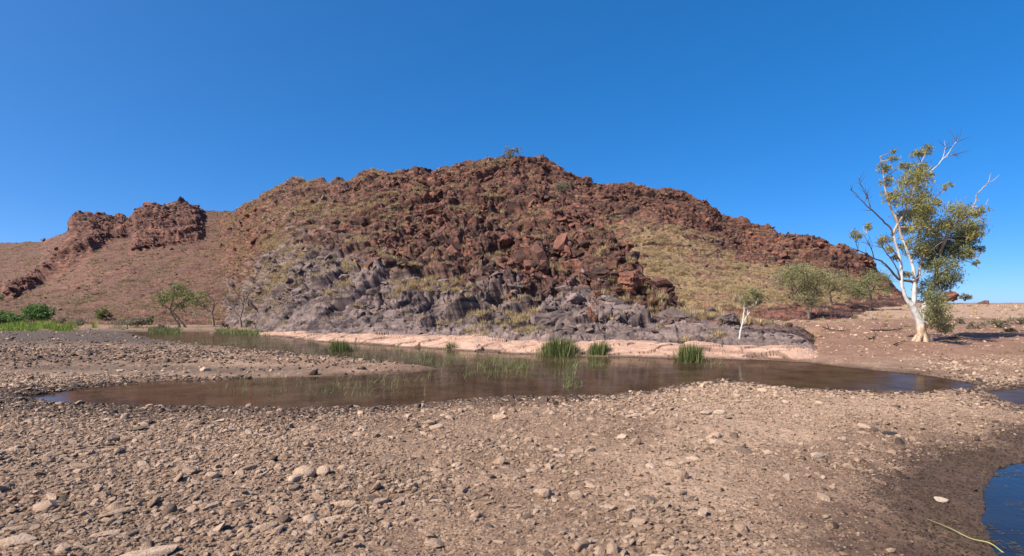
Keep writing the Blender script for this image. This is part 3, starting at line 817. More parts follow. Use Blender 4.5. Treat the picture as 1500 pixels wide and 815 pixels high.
def stone_mesh(name, seed, mat, dims=(1, .72, .45), cuts=7, sub=2, lump=0.10, rounded=True):
    """water-worn stone: a ball flattened by a few planes, about 1 unit long"""
    r = random.Random(seed)
    bm = bmesh.new()
    bmesh.ops.create_icosphere(bm, subdivisions=sub, radius=0.5)
    v = np.array([tuple(q.co) for q in bm.verts])
    v = v * (1 + lump * 2 * vnoise(v * 2.6 + seed * 3.1, seed)[:, None])
    for _ in range(cuts):
        n = np.array([r.gauss(0, 1), r.gauss(0, 1), r.gauss(0, 1)]); n /= np.linalg.norm(n)
        lim = r.uniform(0.27, 0.42)
        e = np.maximum(v @ n - lim, 0)
        v = v - e[:, None] * n * 0.93
    v = v * np.array(dims) * 1.12
    for q, c in zip(bm.verts, v): q.co = c
    me = bpy.data.meshes.new(name); bm.to_mesh(me); bm.free()
    me.materials.append(mat)
    me.polygons.foreach_set('use_smooth', np.full(len(me.polygons), True))
    if not rounded: me.set_sharp_from_angle(angle=R(24))
    else: me.set_sharp_from_angle(angle=R(48))
    return me
def store(name, meshes):
    """a collection of source shapes that never enters the scene itself"""
    c = bpy.data.collections.new(name)
    for i, m in enumerate(meshes): c.objects.link(bpy.data.objects.new('%s_%02d' % (name, i), m))
    return c
_trees = {}
def scatter_tree(coll):
    if coll.name in _trees: return _trees[coll.name]
    g = bpy.data.node_groups.new('scatter_' + coll.name, 'GeometryNodeTree')
    g.interface.new_socket('Geometry', in_out='INPUT', socket_type='NodeSocketGeometry')
    g.interface.new_socket('Geometry', in_out='OUTPUT', socket_type='NodeSocketGeometry')
    i = g.nodes.new('NodeGroupInput'); o = g.nodes.new('NodeGroupOutput')
    ci = g.nodes.new('GeometryNodeCollectionInfo')
    ci.inputs['Collection'].default_value = coll
    ci.inputs['Separate Children'].default_value = True
    ci.inputs['Reset Children'].default_value = True
    ip = g.nodes.new('GeometryNodeInstanceOnPoints')
    ip.inputs['Pick Instance'].default_value = True
    def na(n, t):
        a = g.nodes.new('GeometryNodeInputNamedAttribute'); a.data_type = t; a.inputs['Name'].default_value = n
        return next(q for q in a.outputs if q.name == 'Attribute' and q.enabled)
    g.links.new(i.outputs[0], ip.inputs['Points'])
    g.links.new(ci.outputs[0], ip.inputs['Instance'])
    g.links.new(na('idx', 'INT'), ip.inputs['Instance Index'])
    g.links.new(na('rot', 'FLOAT_VECTOR'), ip.inputs['Rotation'])
    g.links.new(na('scl', 'FLOAT_VECTOR'), ip.inputs['Scale'])
    g.links.new(ip.outputs[0], o.inputs[0])
    _trees[coll.name] = g
    return g
def scatter(name, coll, pos, rot, scl, idx, label, parent=None):
    me = bpy.data.meshes.new(name)
    n = len(pos)
    me.vertices.add(n); me.vertices.foreach_set('co', np.asarray(pos, np.float32).ravel())
    for a, t, k, v in (('rot', 'FLOAT_VECTOR', 'vector', rot), ('scl', 'FLOAT_VECTOR', 'vector', scl), ('idx', 'INT', 'value', idx)):
        at = me.attributes.new(a, t, 'POINT')
        at.data.foreach_set(k, np.asarray(v, np.int32 if k == 'value' else np.float32).ravel())
    o = obj(name, me, parent)
    md = o.modifiers.new('scatter', 'NODES'); md.node_group = scatter_tree(coll)
    tag(o, label, kind='stuff')
    return o

def on_hill(key, px, y):
    P = HILLS[key][0]
    sx, sy = scr(P)
    d = (sx - px) ** 2 + (sy - y) ** 2 + (P[..., 1] > 150) * 1e6
    near = d < max(4.0, d.min() * 1.5)
    k = np.argmin(np.where(near, P[..., 1], 1e9))
    return Vector(P.reshape(-1, 3)[k])
# ---- loose rocks and blocks on the hills
def crag_mesh(name, seed, mat, dims):
    m = stone_mesh(name, seed, mat, dims, 13, 2, 0.20, False)
    m.polygons.foreach_set('use_smooth', np.full(len(m.polygons), False))
    return m
red_blocks = [crag_mesh('rock', 900 + i, M_RED, (1, random.uniform(.55, .9), random.uniform(.35, .8))) for i in range(8)] + [block_mesh('rock', 900 + i, M_RED, (1, random.uniform(.5, .8), random.uniform(.14, .30)), 11) for i in range(7)]
grey_blocks = [crag_mesh('rock', 950 + i, M_GREY, (1, random.uniform(.6, .9), random.uniform(.3, .55))) for i in range(6)] + [block_mesh('rock', 970 + i, M_GREY, (1, random.uniform(.5, .8), random.uniform(.14, .28)), 11) for i in range(4)]
C_RED = store('red_blocks', red_blocks); C_GREY = store('grey_blocks', grey_blocks)
def hill_rocks(key, hill, n_total, n_parts, smin, smax, power, bed, rough_exp=1.6, r=np.random.default_rng(77)):
    P, N, A, G, S = HILLS[key]
    p = P.reshape(-1, 3); nn = N.reshape(-1, 3); a = A.ravel(); g = G.ravel()
    sx, sy = scr(p)
    w = (a ** rough_exp) * (p[:, 1] / 50.0) * (0.18 + sstep(-0.05, 0.3, fbm(p * 0.22 + 50, 3, 400)))
    w[(sx < -80) | (sx > 1580)] = 0
    rows = np.repeat(np.arange(P.shape[0]), P.shape[1])
    w[(rows < 6) | (rows > P.shape[0] - 18)] = 0
    # size: few large, many small
    idx = r.choice(len(p), n_total, p=w / w.sum())
    size = smin * (smax / smin) ** (r.random(n_total) ** power)
    size *= 0.55 + 0.6 * a[idx]
    pos = p[idx] + r.normal(0, 0.12, (n_total, 3)) - nn[idx] * (size * 0.22)[:, None]
    rot = np.stack([r.normal(0, 0.25, n_total), -R(1) * (np.where(pos[:, 0] / pos[:, 1] > 0.12, -18, bed) if key == 'front' else bed) + r.normal(0, 0.22, n_total), r.normal(0, 0.7, n_total) + r.integers(0, 2, n_total) * np.pi], 1)
    scl = size[:, None] * r.uniform(0.7, 1.25, (n_total, 3))
    isg = (g[idx] + r.normal(0, 0.18, n_total)) > 0.5
    vis = size / pos[:, 1]
    order = np.argsort(-vis)
    pick = order[:n_parts]
    for k in pick:
        m = random.choice(grey_blocks if isg[k] else red_blocks)
        o = obj('rock', m, hill, pos[k]); o.rotation_euler = rot[k]; o.scale = scl[k]
    rest = order[n_parts:]
    q = rest[~isg[rest]]
    scatter('loose_rock', C_RED, pos[q], rot[q], scl[q], r.integers(0, len(red_blocks), len(q)), None, hill)
    q = rest[isg[rest]]
    if len(q): scatter('loose_rock', C_GREY, pos[q], rot[q], scl[q], r.integers(0, len(grey_blocks), len(q)), None, hill)
hill_rocks('front', hill_front, 14000, 290, 0.13, 1.4, 2.9, 30)
hill_rocks('back', hill_back, 7000, 120, 0.16, 1.3, 3.2, -20, 1.1)
hill_rocks('left', hill_left, 5000, 110, 0.25, 1.7, 3.0, 25, 1.0)

# ---- rocks of the front hill with a look of their own
def rough_mesh(name, seed, mat, dims):
    m = stone_mesh(name, seed, mat, dims, 16, 4, 0.18, False)
    v = np.empty(len(m.vertices) * 3, np.float32); m.vertices.foreach_get('co', v); v = v.reshape(-1, 3).astype(float)
    n = v / (np.linalg.norm(v, axis=1, keepdims=True) + 1e-6)
    w = v + 0.03 * np.stack([vnoise(v * 9, 1), vnoise(v * 9 + 4, 2), vnoise(v * 9 + 8, 3)], 1)
    h1, _, e1 = cells(w / np.array([.36, .22, .14]) + seed, seed, 0.7)
    h2, _, e2 = cells(w / np.array([.13, .10, .07]) + seed, seed + 1, 0.7)
    v = v + n * (0.06 * h1 + 0.035 * h2 - 0.03 * np.exp(-e1 / .06) + 0.02 * fbm(v * 14, 3, seed))[:, None]
    m.vertices.foreach_set('co', v.astype(np.float32).ravel())
    m.polygons.foreach_set('use_smooth', np.full(len(m.polygons), False)); m.update()
    return m
def feature_rock(px, y, w, h, mat, rot, dims, label, seed, block=False, out=0.0):
    b = on_hill('front', px, y); k = b.y / F
    m = block_mesh('rock', seed, mat, dims, 8) if block else rough_mesh('rock', seed, mat, dims)
    o = obj('rock', m, hill_front, b + Vector((0, -out, 0))); o.scale = (w * k,) * 3; o.rotation_euler = rot
    o['label'] = label
M_ORANGE = rock_material('fresh_orange_rock', [(0.0, (0.10, 0.045, 0.028)), (0.5, (0.19, 0.080, 0.045)), (1.0, (0.29, 0.13, 0.075))], 2.0, 0.1)
feature_rock(867, 462, 30, 10, M_ORANGE, (0.2, R(62), 0.3), (1, .34, .3), 'tilted orange rock pillar', 31, False, 0.35)
feature_rock(878, 466, 30, 12, M_GREY, (0.1, R(64), 0.5), (1, .4, .4), 'tilted grey rock pillar beside the orange one', 32, False, 0.45)
feature_rock(822, 474, 84, 50, M_GREY, (0.1, R(-24), 0.25), (1, .6, .5), 'large grey block added so its shaded side stands in for an overhang', 33, False, 0.2)  # block added for its shaded right side, standing in for a dark overhang
feature_rock(885, 405, 60, 30, M_RED, (0.0, R(10), 0.2), (1, .6, .55), 'big red block above the tilted pillars', 34, False, 0.2)
feature_rock(925, 412, 54, 36, M_RED, (0.0, R(15), 0.4), (1, .7, .7), 'broad red block on the spur', 35, False, 0.2)
feature_rock(765, 385, 44, 34, M_RED, (0.1, R(70), 0.2), (1, .5, .35), 'steep red slab standing on edge', 36, True, 0.2)
feature_rock(790, 380, 46, 34, M_RED, (0.1, R(74), 0.35), (1, .55, .3), 'second steep red slab standing on edge', 37, True, 0.2)
feature_rock(1000, 462, 70, 24, M_GREY, (0.0, R(6), 0.1), (1, .6, .32), 'long low grey block at the end of the spur', 38, False, 0.3)
feature_rock(1062, 468, 36, 16, M_GREY, (0.0, R(4), 0.2), (1, .7, .45), 'dark grey block near the white sapling', 39, False, 0.2)

# ---- dry tussocks on the hills
def tuft(name, n, h, spread, width, mat, seed, rad=0.12):
    r = np.random.default_rng(seed)
    b = np.zeros((n, 3)); b[:, :2] = r.normal(0, rad, (n, 2))
    az = np.arctan2(b[:, 1], b[:, 0]) + r.normal(0, 0.6, n)
    return blade_mesh(name, b, h, spread, width, mat, r, 0.7, az)
straw_tufts = [tuft('tussock', 70, 0.5, 0.55, 0.028, M_STRAW, 20 + i) for i in range(4)]
spin_tufts = [tuft('tussock', 80, 0.45, 0.75, 0.028, M_SPIN, 30 + i, 0.15) for i in range(4)]
C_TUFT = store('tufts', straw_tufts + spin_tufts)
TUFTS = []
def hill_tufts(key, n, size, r, boost=None, spin=0.45):
    P, N, A, G, S = HILLS[key]
    p = P.reshape(-1, 3); s_ = np.clip(S.ravel(), 0, 1)
    sx, sy = scr(p)
    flat = N.reshape(-1, 3)[:, 2]
    w = (0.04 + s_ ** 1.5) * sstep(0.35, 0.75, flat) * (p[:, 1] / 50.0)
    w = w * (0.10 + sstep(-0.05, 0.3, fbm(p * 0.3 + 70, 3, 410)))
    if boost is not None: w = w * boost(sx, sy)
    w[(sx < -40) | (sx > 1540)] = 0
    rows = np.repeat(np.arange(P.shape[0]), P.shape[1])
    w[(rows < 8) | (rows > P.shape[0] - 18)] = 0
    idx = r.choice(len(p), n, p=w / w.sum())
    sz = size * r.uniform(0.5, 1.35, n)
    isn = r.random(n) < spin
    TUFTS.append((p[idx] + r.normal(0, .1, (n, 3)) * np.array([1, 1, 0]), sz, isn.astype(int), np.full(n, {'front': 0, 'back': 1, 'left': 2}[key])))
rt_ = np.random.default_rng(5)
hill_tufts('front', 7500, 0.60, rt_, lambda sx, sy: 1 + 0.6 * g2(sx, sy, 590, 425, 80, 30) + 0.6 * g2(sx, sy, 690, 440, 60, 40) + 1.5 * sstep(980, 1060, sx) * sstep(475, 460, sy) - 0.9 * sstep(1040, 1080, sx) * sstep(470, 480, sy), 0.4)
hill_tufts('back', 7000, 0.5, rt_, lambda sx, sy: 1 - 0.85 * sstep(438, 462, sy + 0.12 * (sx - 1150)), 0.5)
hill_tufts('left', 2600, 0.75, rt_, None, 0.85)
tp, ts, ti, tk = [np.concatenate([q[k] for q in TUFTS]) for k in range(4)]
order = np.argsort(-ts / tp[:, 1])
n_ind = 260
def tuft_words(k):
    x_, y_ = [float(q) for q in scr(tp[k])]
    col = 'grey green spiky' if ti[k] else 'straw coloured'
    size = 'large' if ts[k] > 0.62 else 'small'
    if tk[k] == 1: place = 'on the slope below the craggy ridge'
    elif tk[k] == 2: place = 'on the brown scree slope'
    elif y_ > 462: place = 'among the grey slabs just above the pink ledge'
    elif x_ > 1000: place = 'among rocks near the white sapling'
    elif y_ > 425: place = 'where the grey slabs meet the red rock'
    else: place = 'among broken red rocks of the hill face'
    return '%s %s tussock %s' % (size, col, place), '%s %s tussocks %s' % (size, col, place)
for k in order[:n_ind]:
    o = obj('tussock', random.choice(spin_tufts if ti[k] else straw_tufts), None, tp[k])
    o.rotation_euler = (0, 0, random.uniform(0, 6.28)); o.scale = (ts[k],) * 3
    tag(o, tuft_words(k)[0], 'tussock', tuft_words(k)[1])
rest = order[n_ind:]
scatter('dry_grass', C_TUFT, tp[rest], np.stack([0 * rest, 0 * rest, rt_.uniform(0, 6.28, len(rest))], 1), np.repeat(ts[rest], 3).reshape(-1, 3), ti[rest] * 4 + rt_.integers(0, 4, len(rest)), 'dry grass tussocks scattered over the hill slopes')

# ------------------------------------------------------------------ stones of the river bed
FLAT = [(1, .7, .30), (1, .55, .32), (1, .8, .38), (1, .45, .30)]
RND = [(1, .8, .6), (1, .7, .55), (1, .62, .5), (1, .9, .7)]
S_TAN = [stone_mesh('stone', 10 + i, M_STONE, (FLAT + RND)[i % 8], 13, 3, 0.13, i % 3 == 0) for i in range(12)]
S_GREY = [stone_mesh('stone', 40 + i, M_STONE_GREY, (FLAT + RND)[i % 8], 9, 2, 0.08, i % 2 != 0) for i in range(6)]
S_WET = [stone_mesh('stone', 60 + i, M_STONE_WET, (RND + FLAT)[i % 8], 8, 2, 0.08, i % 2 != 0) for i in range(6)]
def sharp(m):
    m.polygons.foreach_set('use_smooth', np.full(len(m.polygons), False)); return m
P_TAN = [sharp(stone_mesh('pebble', 110 + i, M_STONE, (FLAT + RND)[i % 8], 8, 1 + (i % 3 == 0), 0.14, False)) for i in range(8)]
P_GREY = [stone_mesh('pebble', 140 + i, M_STONE_GREY, (FLAT + RND)[i % 8], 6, 1, 0.06, i % 2 != 0) for i in range(4)]
P_WET = [stone_mesh('pebble', 160 + i, M_STONE_WET, (RND + FLAT)[i % 8], 6, 1, 0.06, True) for i in range(4)]
C_STONE = store('stones', S_TAN + S_GREY + S_WET)
C_PEB = store('pebbles', P_TAN + P_GREY + P_WET)
rs = np.random.default_rng(99)
def strew(n, y0, y1, smin, smax, power, dens):
    """stones strewn evenly over the ground between distances y0 and y1, then thinned by dens()"""
    t = rs.random(n)
    y = np.sqrt(y0 * y0 + t * (y1 * y1 - y0 * y0))
    x = rs.uniform(-1.02, 1.02, n) * y
    z, s, px, sd, rt = ground_info(x, y)
    p3 = np.stack([x, y, 0 * x], 1)
    nz = fbm(p3 * 0.9, 3, 71); patch = fbm(p3 * 1.7, 3, 201)
    keep = rs.random(n) < dens(x, y, s, px, sd, rt, nz, patch)
    x, y, z, s, px = x[keep], y[keep], z[keep], s[keep], px[keep]
    sd1 = sd[1][keep]; nzk = nz[keep]
    k = len(x)
    size = smin * (smax / smin) ** (rs.random(k) ** power)
    wetp = np.clip(np.exp(-np.maximum(s, 0) / 0.45), 0, 1) * 0.9 + 0.75 * sstep(1.0, 0.3, sd1 + 0.5 * nzk)
    wetp = np.maximum(wetp, sstep(2.4, 0.3, sd[0][keep] + 0.9 * nzk) * sstep(14, 11.5, y) * sstep(1050, 850, px) * 0.6)
    wetp = np.maximum(wetp, 0.55 * sstep(400, 60, px) * np.exp(-((y - 17.2) / 1.2) ** 2))
    wetp = np.maximum(wetp, 0.55 * sstep(680, 560, px) * sstep(14.2, 15.2, y) * sstep(60, 50, y))
    u = rs.random(k)
    kind = np.where(u < wetp, 2, np.where(rs.random(k) < 0.15, 1, 0))
    return x, y, z, size, kind
def d_stone(x, y, s, px, sd, rt, nz, patch):
    left = sstep(720, 420, px)
    d = 0.40 + 0.50 * left + 0.45 * sstep(0.02, 0.3, patch) + 0.5 * g2(px, y, 880, 4.6, 150, 1.6) + 0.4 * g2(px, y, 1090, 11.5, 170, 2.0)
    d = d * (1 - 0.6 * sstep(950, 1100, px) * sstep(11.5, 8.5, y)) * (1 - 0.8 * sstep(1.2, 0.3, sd[1] + 0.5 * nz))
    d = d * sstep(-0.12, 0.1, s)
    d = d * (0.55 + 0.45 * sstep(-0.2, 0.15, fbm(np.stack([x, y, 0 * x], 1) * 0.8 + 90, 4, 431)))
    return np.clip(d, 0, 1)
def d_far(x, y, s, px, sd, rt, nz, patch):
    bar = sstep(640, 520, px) * sstep(15.4, 17.0, y) * sstep(26, 21, y)
    shore = sstep(1300, 1400, px) * sstep(12, 13, y) * sstep(19.5, 17.5, y) * 0.9
    spit = sstep(900, 1000, px) * sstep(15.5, 13.5, y)
    d = np.maximum(np.maximum(bar, shore), np.maximum(spit * 0.8, 0.30 * rt * sstep(0.0, 0.3, patch) + 0.10))
    d = np.maximum(d, 0.45 * sstep(60, 35, y) * sstep(500, 300, px) * sstep(0.05, 0.3, patch))
    d = np.maximum(d, sstep(13.5, 12.0, y) * sstep(760, 300, px) * 0.8)
    d = np.maximum(d, 0.22 * sstep(660, 560, px) * sstep(30, 26, y))
    return np.clip(d * sstep(-0.1, 0.12, s), 0, 1)
batches = [strew(15000, 3.3, 14, 0.045, 0.19, 3.0, d_stone),          # cobbles
           strew(1500, 12, 30, 0.09, 0.30, 2.0, d_far)]
sx_, sy_, sz_, ss_, sk_ = [np.concatenate([b[i] for b in batches]) for i in range(5)]
vis = ss_ / sy_
order = np.argsort(-vis)
def stone_words(k):
    x_, y_ = spos[k][0], spos[k][1]
    z_, s_, px_, sd_, rt_2 = ground_info(np.array([x_]), np.array([y_]))
    sc = sscl[k]
    lg, mid = max(sc[0], sc[1] * .7), min(sc[0], sc[1] * .7)
    shape = 'flat' if sc[2] < 0.85 * sc[0] else ('long' if lg > 1.6 * mid else 'chunky')
    col = ('tan', 'grey brown', 'dark damp')[sk_[k]]
    if y_ > 12.5 and px_[0] < 700: place = 'on the gravel bar beyond the brown pool'
    elif rt_2[0] > 0.4: place = 'on the shore below the gum tree'
    elif sd_[1][0] < 1.6: place = 'near the damp mud of the small blue pool'
    elif sd_[0][0] < 1.3: place = 'near the edge of the brown pool'
    elif px_[0] > 980: place = 'on the fine pale gravel'
    else: place = 'in the dense stony gravel'
    return '%s %s stone lying %s' % (shape, col, place), '%s %s stones %s' % (shape, col, place)
def stone_rot(n): return np.stack([rs.normal(0, 0.28, n), rs.normal(0, 0.28, n), rs.uniform(0, 6.28, n)], 1)
srot = stone_rot(len(sx_)); sscl = ss_[:, None] * rs.uniform(0.75, 1.2, (len(ss_), 3))
spos = np.stack([sx_, sy_, sz_ + ss_ * rs.uniform(-0.06, 0.12, len(ss_))], 1)
n_ind = 270
for k in order[:n_ind]:
    o = obj('stone', random.choice((S_TAN, S_GREY, S_WET)[sk_[k]]), None, spos[k]); o.rotation_euler = srot[k]; o.scale = sscl[k]
    tag(o, stone_words(k)[0], 'stone', stone_words(k)[1])
rest = order[n_ind:]
off = np.array([0, 12, 18]); cnt = np.array([12, 6, 6])
scatter('cobbles', C_STONE, spos[rest], srot[rest], sscl[rest], off[sk_[rest]] + (rs.random(len(rest)) * cnt[sk_[rest]]).astype(int), 'smaller cobbles scattered over the river bed')
pb = [strew(210000, 3.2, 14, 0.016, 0.075, 1.5, lambda *a: np.clip(d_stone(*a) * 1.05 + 0.05, 0, 1) * (0.5 + 0.5 * sstep(-0.22, 0.16, fbm(np.stack([a[0], a[1], 0 * a[0]], 1) * 0.8 + 90, 4, 431)))),
      strew(210000, 3.2, 11, 0.009, 0.028, 1.2, lambda *a: np.clip(0.55 + 0.8 * sstep(-0.1, 0.3, a[7]), 0, 1) * sstep(-0.05, 0.05, a[2])),
      strew(60000, 11, 30, 0.03, 0.14, 1.9, d_far),
      strew(22000, 25, 60, 0.08, 0.25, 2.0, lambda *a: np.clip(d_far(*a), 0, 1))]
x, y, z, sz, kd = [np.concatenate([b[i] for b in pb]) for i in range(5)]
off = np.array([0, 8, 12]); cnt = np.array([8, 4, 4])
scatter('gravel', C_PEB, np.stack([x, y, z + sz * 0.08], 1), np.stack([rs.normal(0, 0.35, len(x)), rs.normal(0, 0.35, len(x)), rs.uniform(0, 6.28, len(x))], 1), sz[:, None] * rs.uniform(0.7, 1.25, (len(x), 3)),
        off[kd] + (rs.random(len(x)) * cnt[kd]).astype(int), 'gravel and pebbles covering the river bed')

# ---- stones with a look of their own: pixel, size in pixels, shape
def own_stone(px, y, w, h, mat, label, seed, dims=None, rotz=0.0, tilt=0.0, cuts=7, rounded=True, sink=0.30, name='stone', sub=3):
    g = on_ground(px, y)
    k = g.y / F
    L = w * k; H = h * k
    dims = dims or (1, .72, max(.35, min(1.5, 1.15 * h / w)))
    o = obj(name, stone_mesh(name, seed, mat, dims, cuts, sub, 0.07, rounded), None, (g.x, g.y, g.z + H * (0.5 - sink)))
    o.scale = (L,) * 3
    o.rotation_euler = (tilt * 0.4, tilt, rotz)
    return tag(o, label, 'boulder' if name == 'boulder' else 'stone')
own_stone(446, 697, 34, 20, M_STONE, 'largest smooth tan boulder, with a small round stone against its side', 301, (1, .72, .55))
own_stone(473, 695, 20, 17, M_STONE, 'small round tan stone against the largest smooth boulder', 302, (1, .85, .8))
own_stone(432, 718, 17, 14, M_STONE_GREY, 'angular half buried stone in bare soil just below the smooth boulder', 303, (1, .8, .75), 0.5, 0.2, 9, False)
own_stone(504, 741, 40, 12, M_STONE, 'long loaf shaped tan stone pointing sideways in the gravel', 304, (1, .42, .34), 0.05)
own_stone(557, 738, 30, 13, M_STONE, 'oblong tan stone beside the long loaf shaped stone', 305, (1, .5, .36), 0.45)
own_stone(248, 751, 20, 20, M_STONE_GREY, 'round grey stone standing proud of the gravel, with a dark shadow', 306, (1, .85, .95), 0.3, 0.15)
own_stone(168, 754, 40, 12, M_STONE, 'long flat tan slab lying diagonally in the gravel', 307, (1, .36, .18), 0.75, -0.12)
own_stone(22, 797, 52, 16, M_STONE, 'big flat pale tan slab tilted out of the gravel', 308, (1, .5, .26), 0.45, -0.1)
own_stone(224, 812, 80, 16, M_STONE, 'very long flat tan slab sunk into the gravel', 309, (1, .45, .16), 0.4, -0.05)
own_stone(308, 701, 22, 14, M_STONE, 'squat tan stone alone on a patch of bare soil', 310, (1, .8, .55), 0.2)
own_stone(676, 722, 15, 17, M_STONE, 'pointed pyramid shaped pale stone standing in the gravel', 311, (1, .9, 1.15), 0.2, 0.1, 9, False)
own_stone(800, 728, 24, 20, M_STONE, 'blocky tan stone leaning up out of the gravel', 312, (1, .7, .75), 0.9, 0.35, 9, False)
own_stone(1003, 701, 13, 17, M_STONE, 'upright egg shaped tan stone on fine pale gravel', 313, (.8, .7, 1.2), 0.3, 0.2)
own_stone(1379, 734, 18, 10, M_WHITE_STONE, 'clean whitish stone on dark damp mud', 314, (1, .8, .55), 0.1, 0.05, 5)
own_stone(1070, 614, 12, 4, M_BLACK_STONE, 'small flat black stone among pale pebbles', 315, (1, .7, .35))
own_stone(1304, 636, 20, 6, M_BLACK_STONE, 'flat black stone on pale fine gravel', 316, (1, .6, .3))
own_stone(923, 761, 9, 20, M_STONE_GREY, 'thin upright shard of stone casting a dark shadow', 317, (.6, .5, 1.25), 0.2, 0.1, 9, False, 0.22)
own_stone(1054, 606, 18, 9, M_WHITE_STONE, 'broad pale flat stone beside a squarer pale stone', 318, (1, .7, .4))
own_stone(1034, 608, 17, 10, M_WHITE_STONE, 'square pale stone beside a broader flat stone', 319, (1, .85, .5), 0.4, 0.0, 9, False)
own_stone(932, 652, 16, 15, M_STONE, 'tall blocky pale stone on brown gravel', 320, (1, .8, .85), 0.6, 0.0, 9, False)
own_stone(1197, 669, 20, 8, M_WHITE_STONE, 'pale flat stone alone on fine gravel', 321, (1, .7, .42), 0.2)
own_stone(1153, 703, 15, 14, M_WHITE_STONE, 'chunky pale stone half sunk in fine gravel', 322, (1, .8, .8), 0.6, 0.2, 9, False)
own_stone(440, 766, 30, 9, M_STONE, 'slender tan stone lying slantwise below the loaf shaped stone', 323, (1, .3, .26), 0.5)
own_stone(416, 763, 16, 15, M_STONE_GREY, 'dark wedge shaped stone behind the slender tan stone', 324, (1, .8, .8), 0.6, 0.3, 10, False)
own_stone(487, 797, 26, 10, M_STONE_WET, 'thin dark blade of stone tilted out of the gravel', 325, (1, .4, .18), 0.6, -0.35, 9, False)
own_stone(252, 472, 38, 24, M_GREY, 'pale grey boulder below the leaning trees', 326, (1, .8, .75), 0.2, 0.0, 9, False, 0.35, 'boulder')
own_stone(313, 490, 12, 8, M_STONE_GREY, 'small boulder standing at the marshy water edge', 327, (1, .8, .7), 0.2, 0.0, 8, False, 0.3, 'boulder')

# ------------------------------------------------------------------ plants
def cluster(c, r3, n, r):
    """leaf positions: filled ball with small sub-clumps"""
    m = max(3, n // 28)
    sub = r.normal(size=(m, 3)); sub /= np.linalg.norm(sub, axis=1, keepdims=True)
    sub *= (r.random(m) ** 0.45)[:, None]
    pick = r.integers(0, m, n)
    return np.asarray(c) + (sub[pick] * 1.05 + r.normal(0, 0.27, (n, 3))) * np.asarray(r3)
def line_px(pts, d0):
    return [W(p[0], p[1], d0 + (p[2] if len(p) > 2 else 0)) for p in pts]
def limb(T, pts, r0, r1, d0, n=5, jit=0.0, sides=7, power=1.0):
    L = smooth_line(line_px(pts, d0), n, jit)
    k = len(L)
    rad = [(r0 + (r1 - r0) * (i / (k - 1)) ** power) * d0 / F for i in range(k)]
    T.add(L, rad, sides)
    return L
def twigs(T, L, n, length, d0, r, r0=0.9, up=0.5, start=0.35, sides=4):
    """fine side twigs along a limb; returns their tips"""
    tips = []
    for _ in range(n):
        i = int(r.uniform(start, 0.99) * (len(L) - 1))
        p = L[i]; t = (L[min(i + 1, len(L) - 1)] - L[max(i - 1, 0)]).normalized()
        d = Vector(r.normal(size=3)).normalized()
        d = (d - t * d.dot(t) * 0.6 + t * 0.5 + Vector((0, 0, up * 0.5))).normalized()
        ln = length * r.uniform(0.4, 1.1)
        q1 = p + d * ln * 0.5 + Vector(r.normal(0, 0.05, 3)) * ln
        q2 = p + d * ln + Vector(r.normal(0, 0.12, 3)) * ln
        k = d0 / F
        T.add([p, q1, q2], [r0 * k, r0 * 0.6 * k, r0 * 0.2 * k], sides)
        tips.append(q2)
    return tips
def tree_root(name, base, label, cat='tree', group=None):
    o = bpy.data.objects.new(name, None); COL.objects.link(o); o.location = base
    o.empty_display_size = 0.2
    return tag(o, label, cat, group)
def part(root, name, me):
    o = obj(name, me, root)
    o.matrix_parent_inverse = Matrix.Translation(-Vector(root.location))
    return o

# ---- the big river gum on the right bank
rg = np.random.default_rng(41)
g = on_ground(1351, 499)
D = g.y
gum = tree_root('gum_tree', g, 'tall white trunked gum tree standing alone on the red bank')
T = Tubes()
L = smooth_line(line_px([(1352, 506), (1351, 497), (1349, 484), (1349, 475)], D), 4)
T.add(L, [k * D / F for k in np.interp(np.linspace(0, 1, len(L)), [0, .25, .55, 1], [13, 10, 7.0, 5.8])], 12)
for a in np.linspace(0, 6.28, 7)[:-1]:                                # root flare
    T.add([W(1350, 488, D), W(1351 + 11 * math.cos(a), 499, D + 0.25 * math.sin(a)), W(1351 + 17 * math.cos(a), 505, D + 0.42 * math.sin(a))], [5 * D / F, 4.2 * D / F, 2 * D / F], 7)
part(gum, 'trunk_base', T.mesh('trunk_base', M_BARK_T))
T = Tubes()
limb(T, [(1350, 482), (1345, 466), (1337, 450), (1331, 441)], 5.4, 3.8, D, 5, 0.01, 10)
limb(T, [(1349, 480), (1351, 466), (1353, 455), (1356, 446, .1)], 5.0, 3.8, D, 5, 0.01, 10)
limb(T, [(1337, 452), (1339, 440), (1339.5, 426), (1339.5, 413), (1338, 394), (1332, 375), (1322, 351)], 3.5, 1.7, D, 5, 0.01, 9)
limb(T, [(1331, 444), (1325, 432), (1321, 418), (1321, 405), (1319, 382), (1312, 357), (1308, 340)], 2.7, 1.5, D, 5, 0.01, 8)
part(gum, 'trunk', T.mesh('trunk', M_BARK_W))
T = Tubes()
lims = []
lims.append(limb(T, [(1322, 351), (1314, 323), (1305, 305), (1297, 279), (1293, 250), (1289, 230)], 2.0, 0.5, D, 5, 0.015))
lims.append(limb(T, [(1308, 342), (1312, 334), (1319, 322), (1332, 297), (1340, 273), (1348, 244), (1358, 218)], 2.2, 0.5, D, 5, 0.015))
lims.append(limb(T, [(1340, 418), (1346, 402, .2), (1350, 378, .3), (1344, 358, .3), (1348, 330, .3), (1356, 304, .3)], 2.4, 0.6, D, 5, 0.015))
lims.append(limb(T, [(1356, 448), (1363, 432, .4), (1371, 404, .5), (1374, 382, .4), (1384, 352, .2), (1395, 332, .1), (1411, 321), (1422, 311)], 3.4, 1.3, D, 5, 0.015))
lims.append(limb(T, [(1422, 311), (1429, 296), (1430, 287), (1438, 277), (1447, 268), (1452, 254)], 1.2, 0.3, D, 4, 0.015, 6))
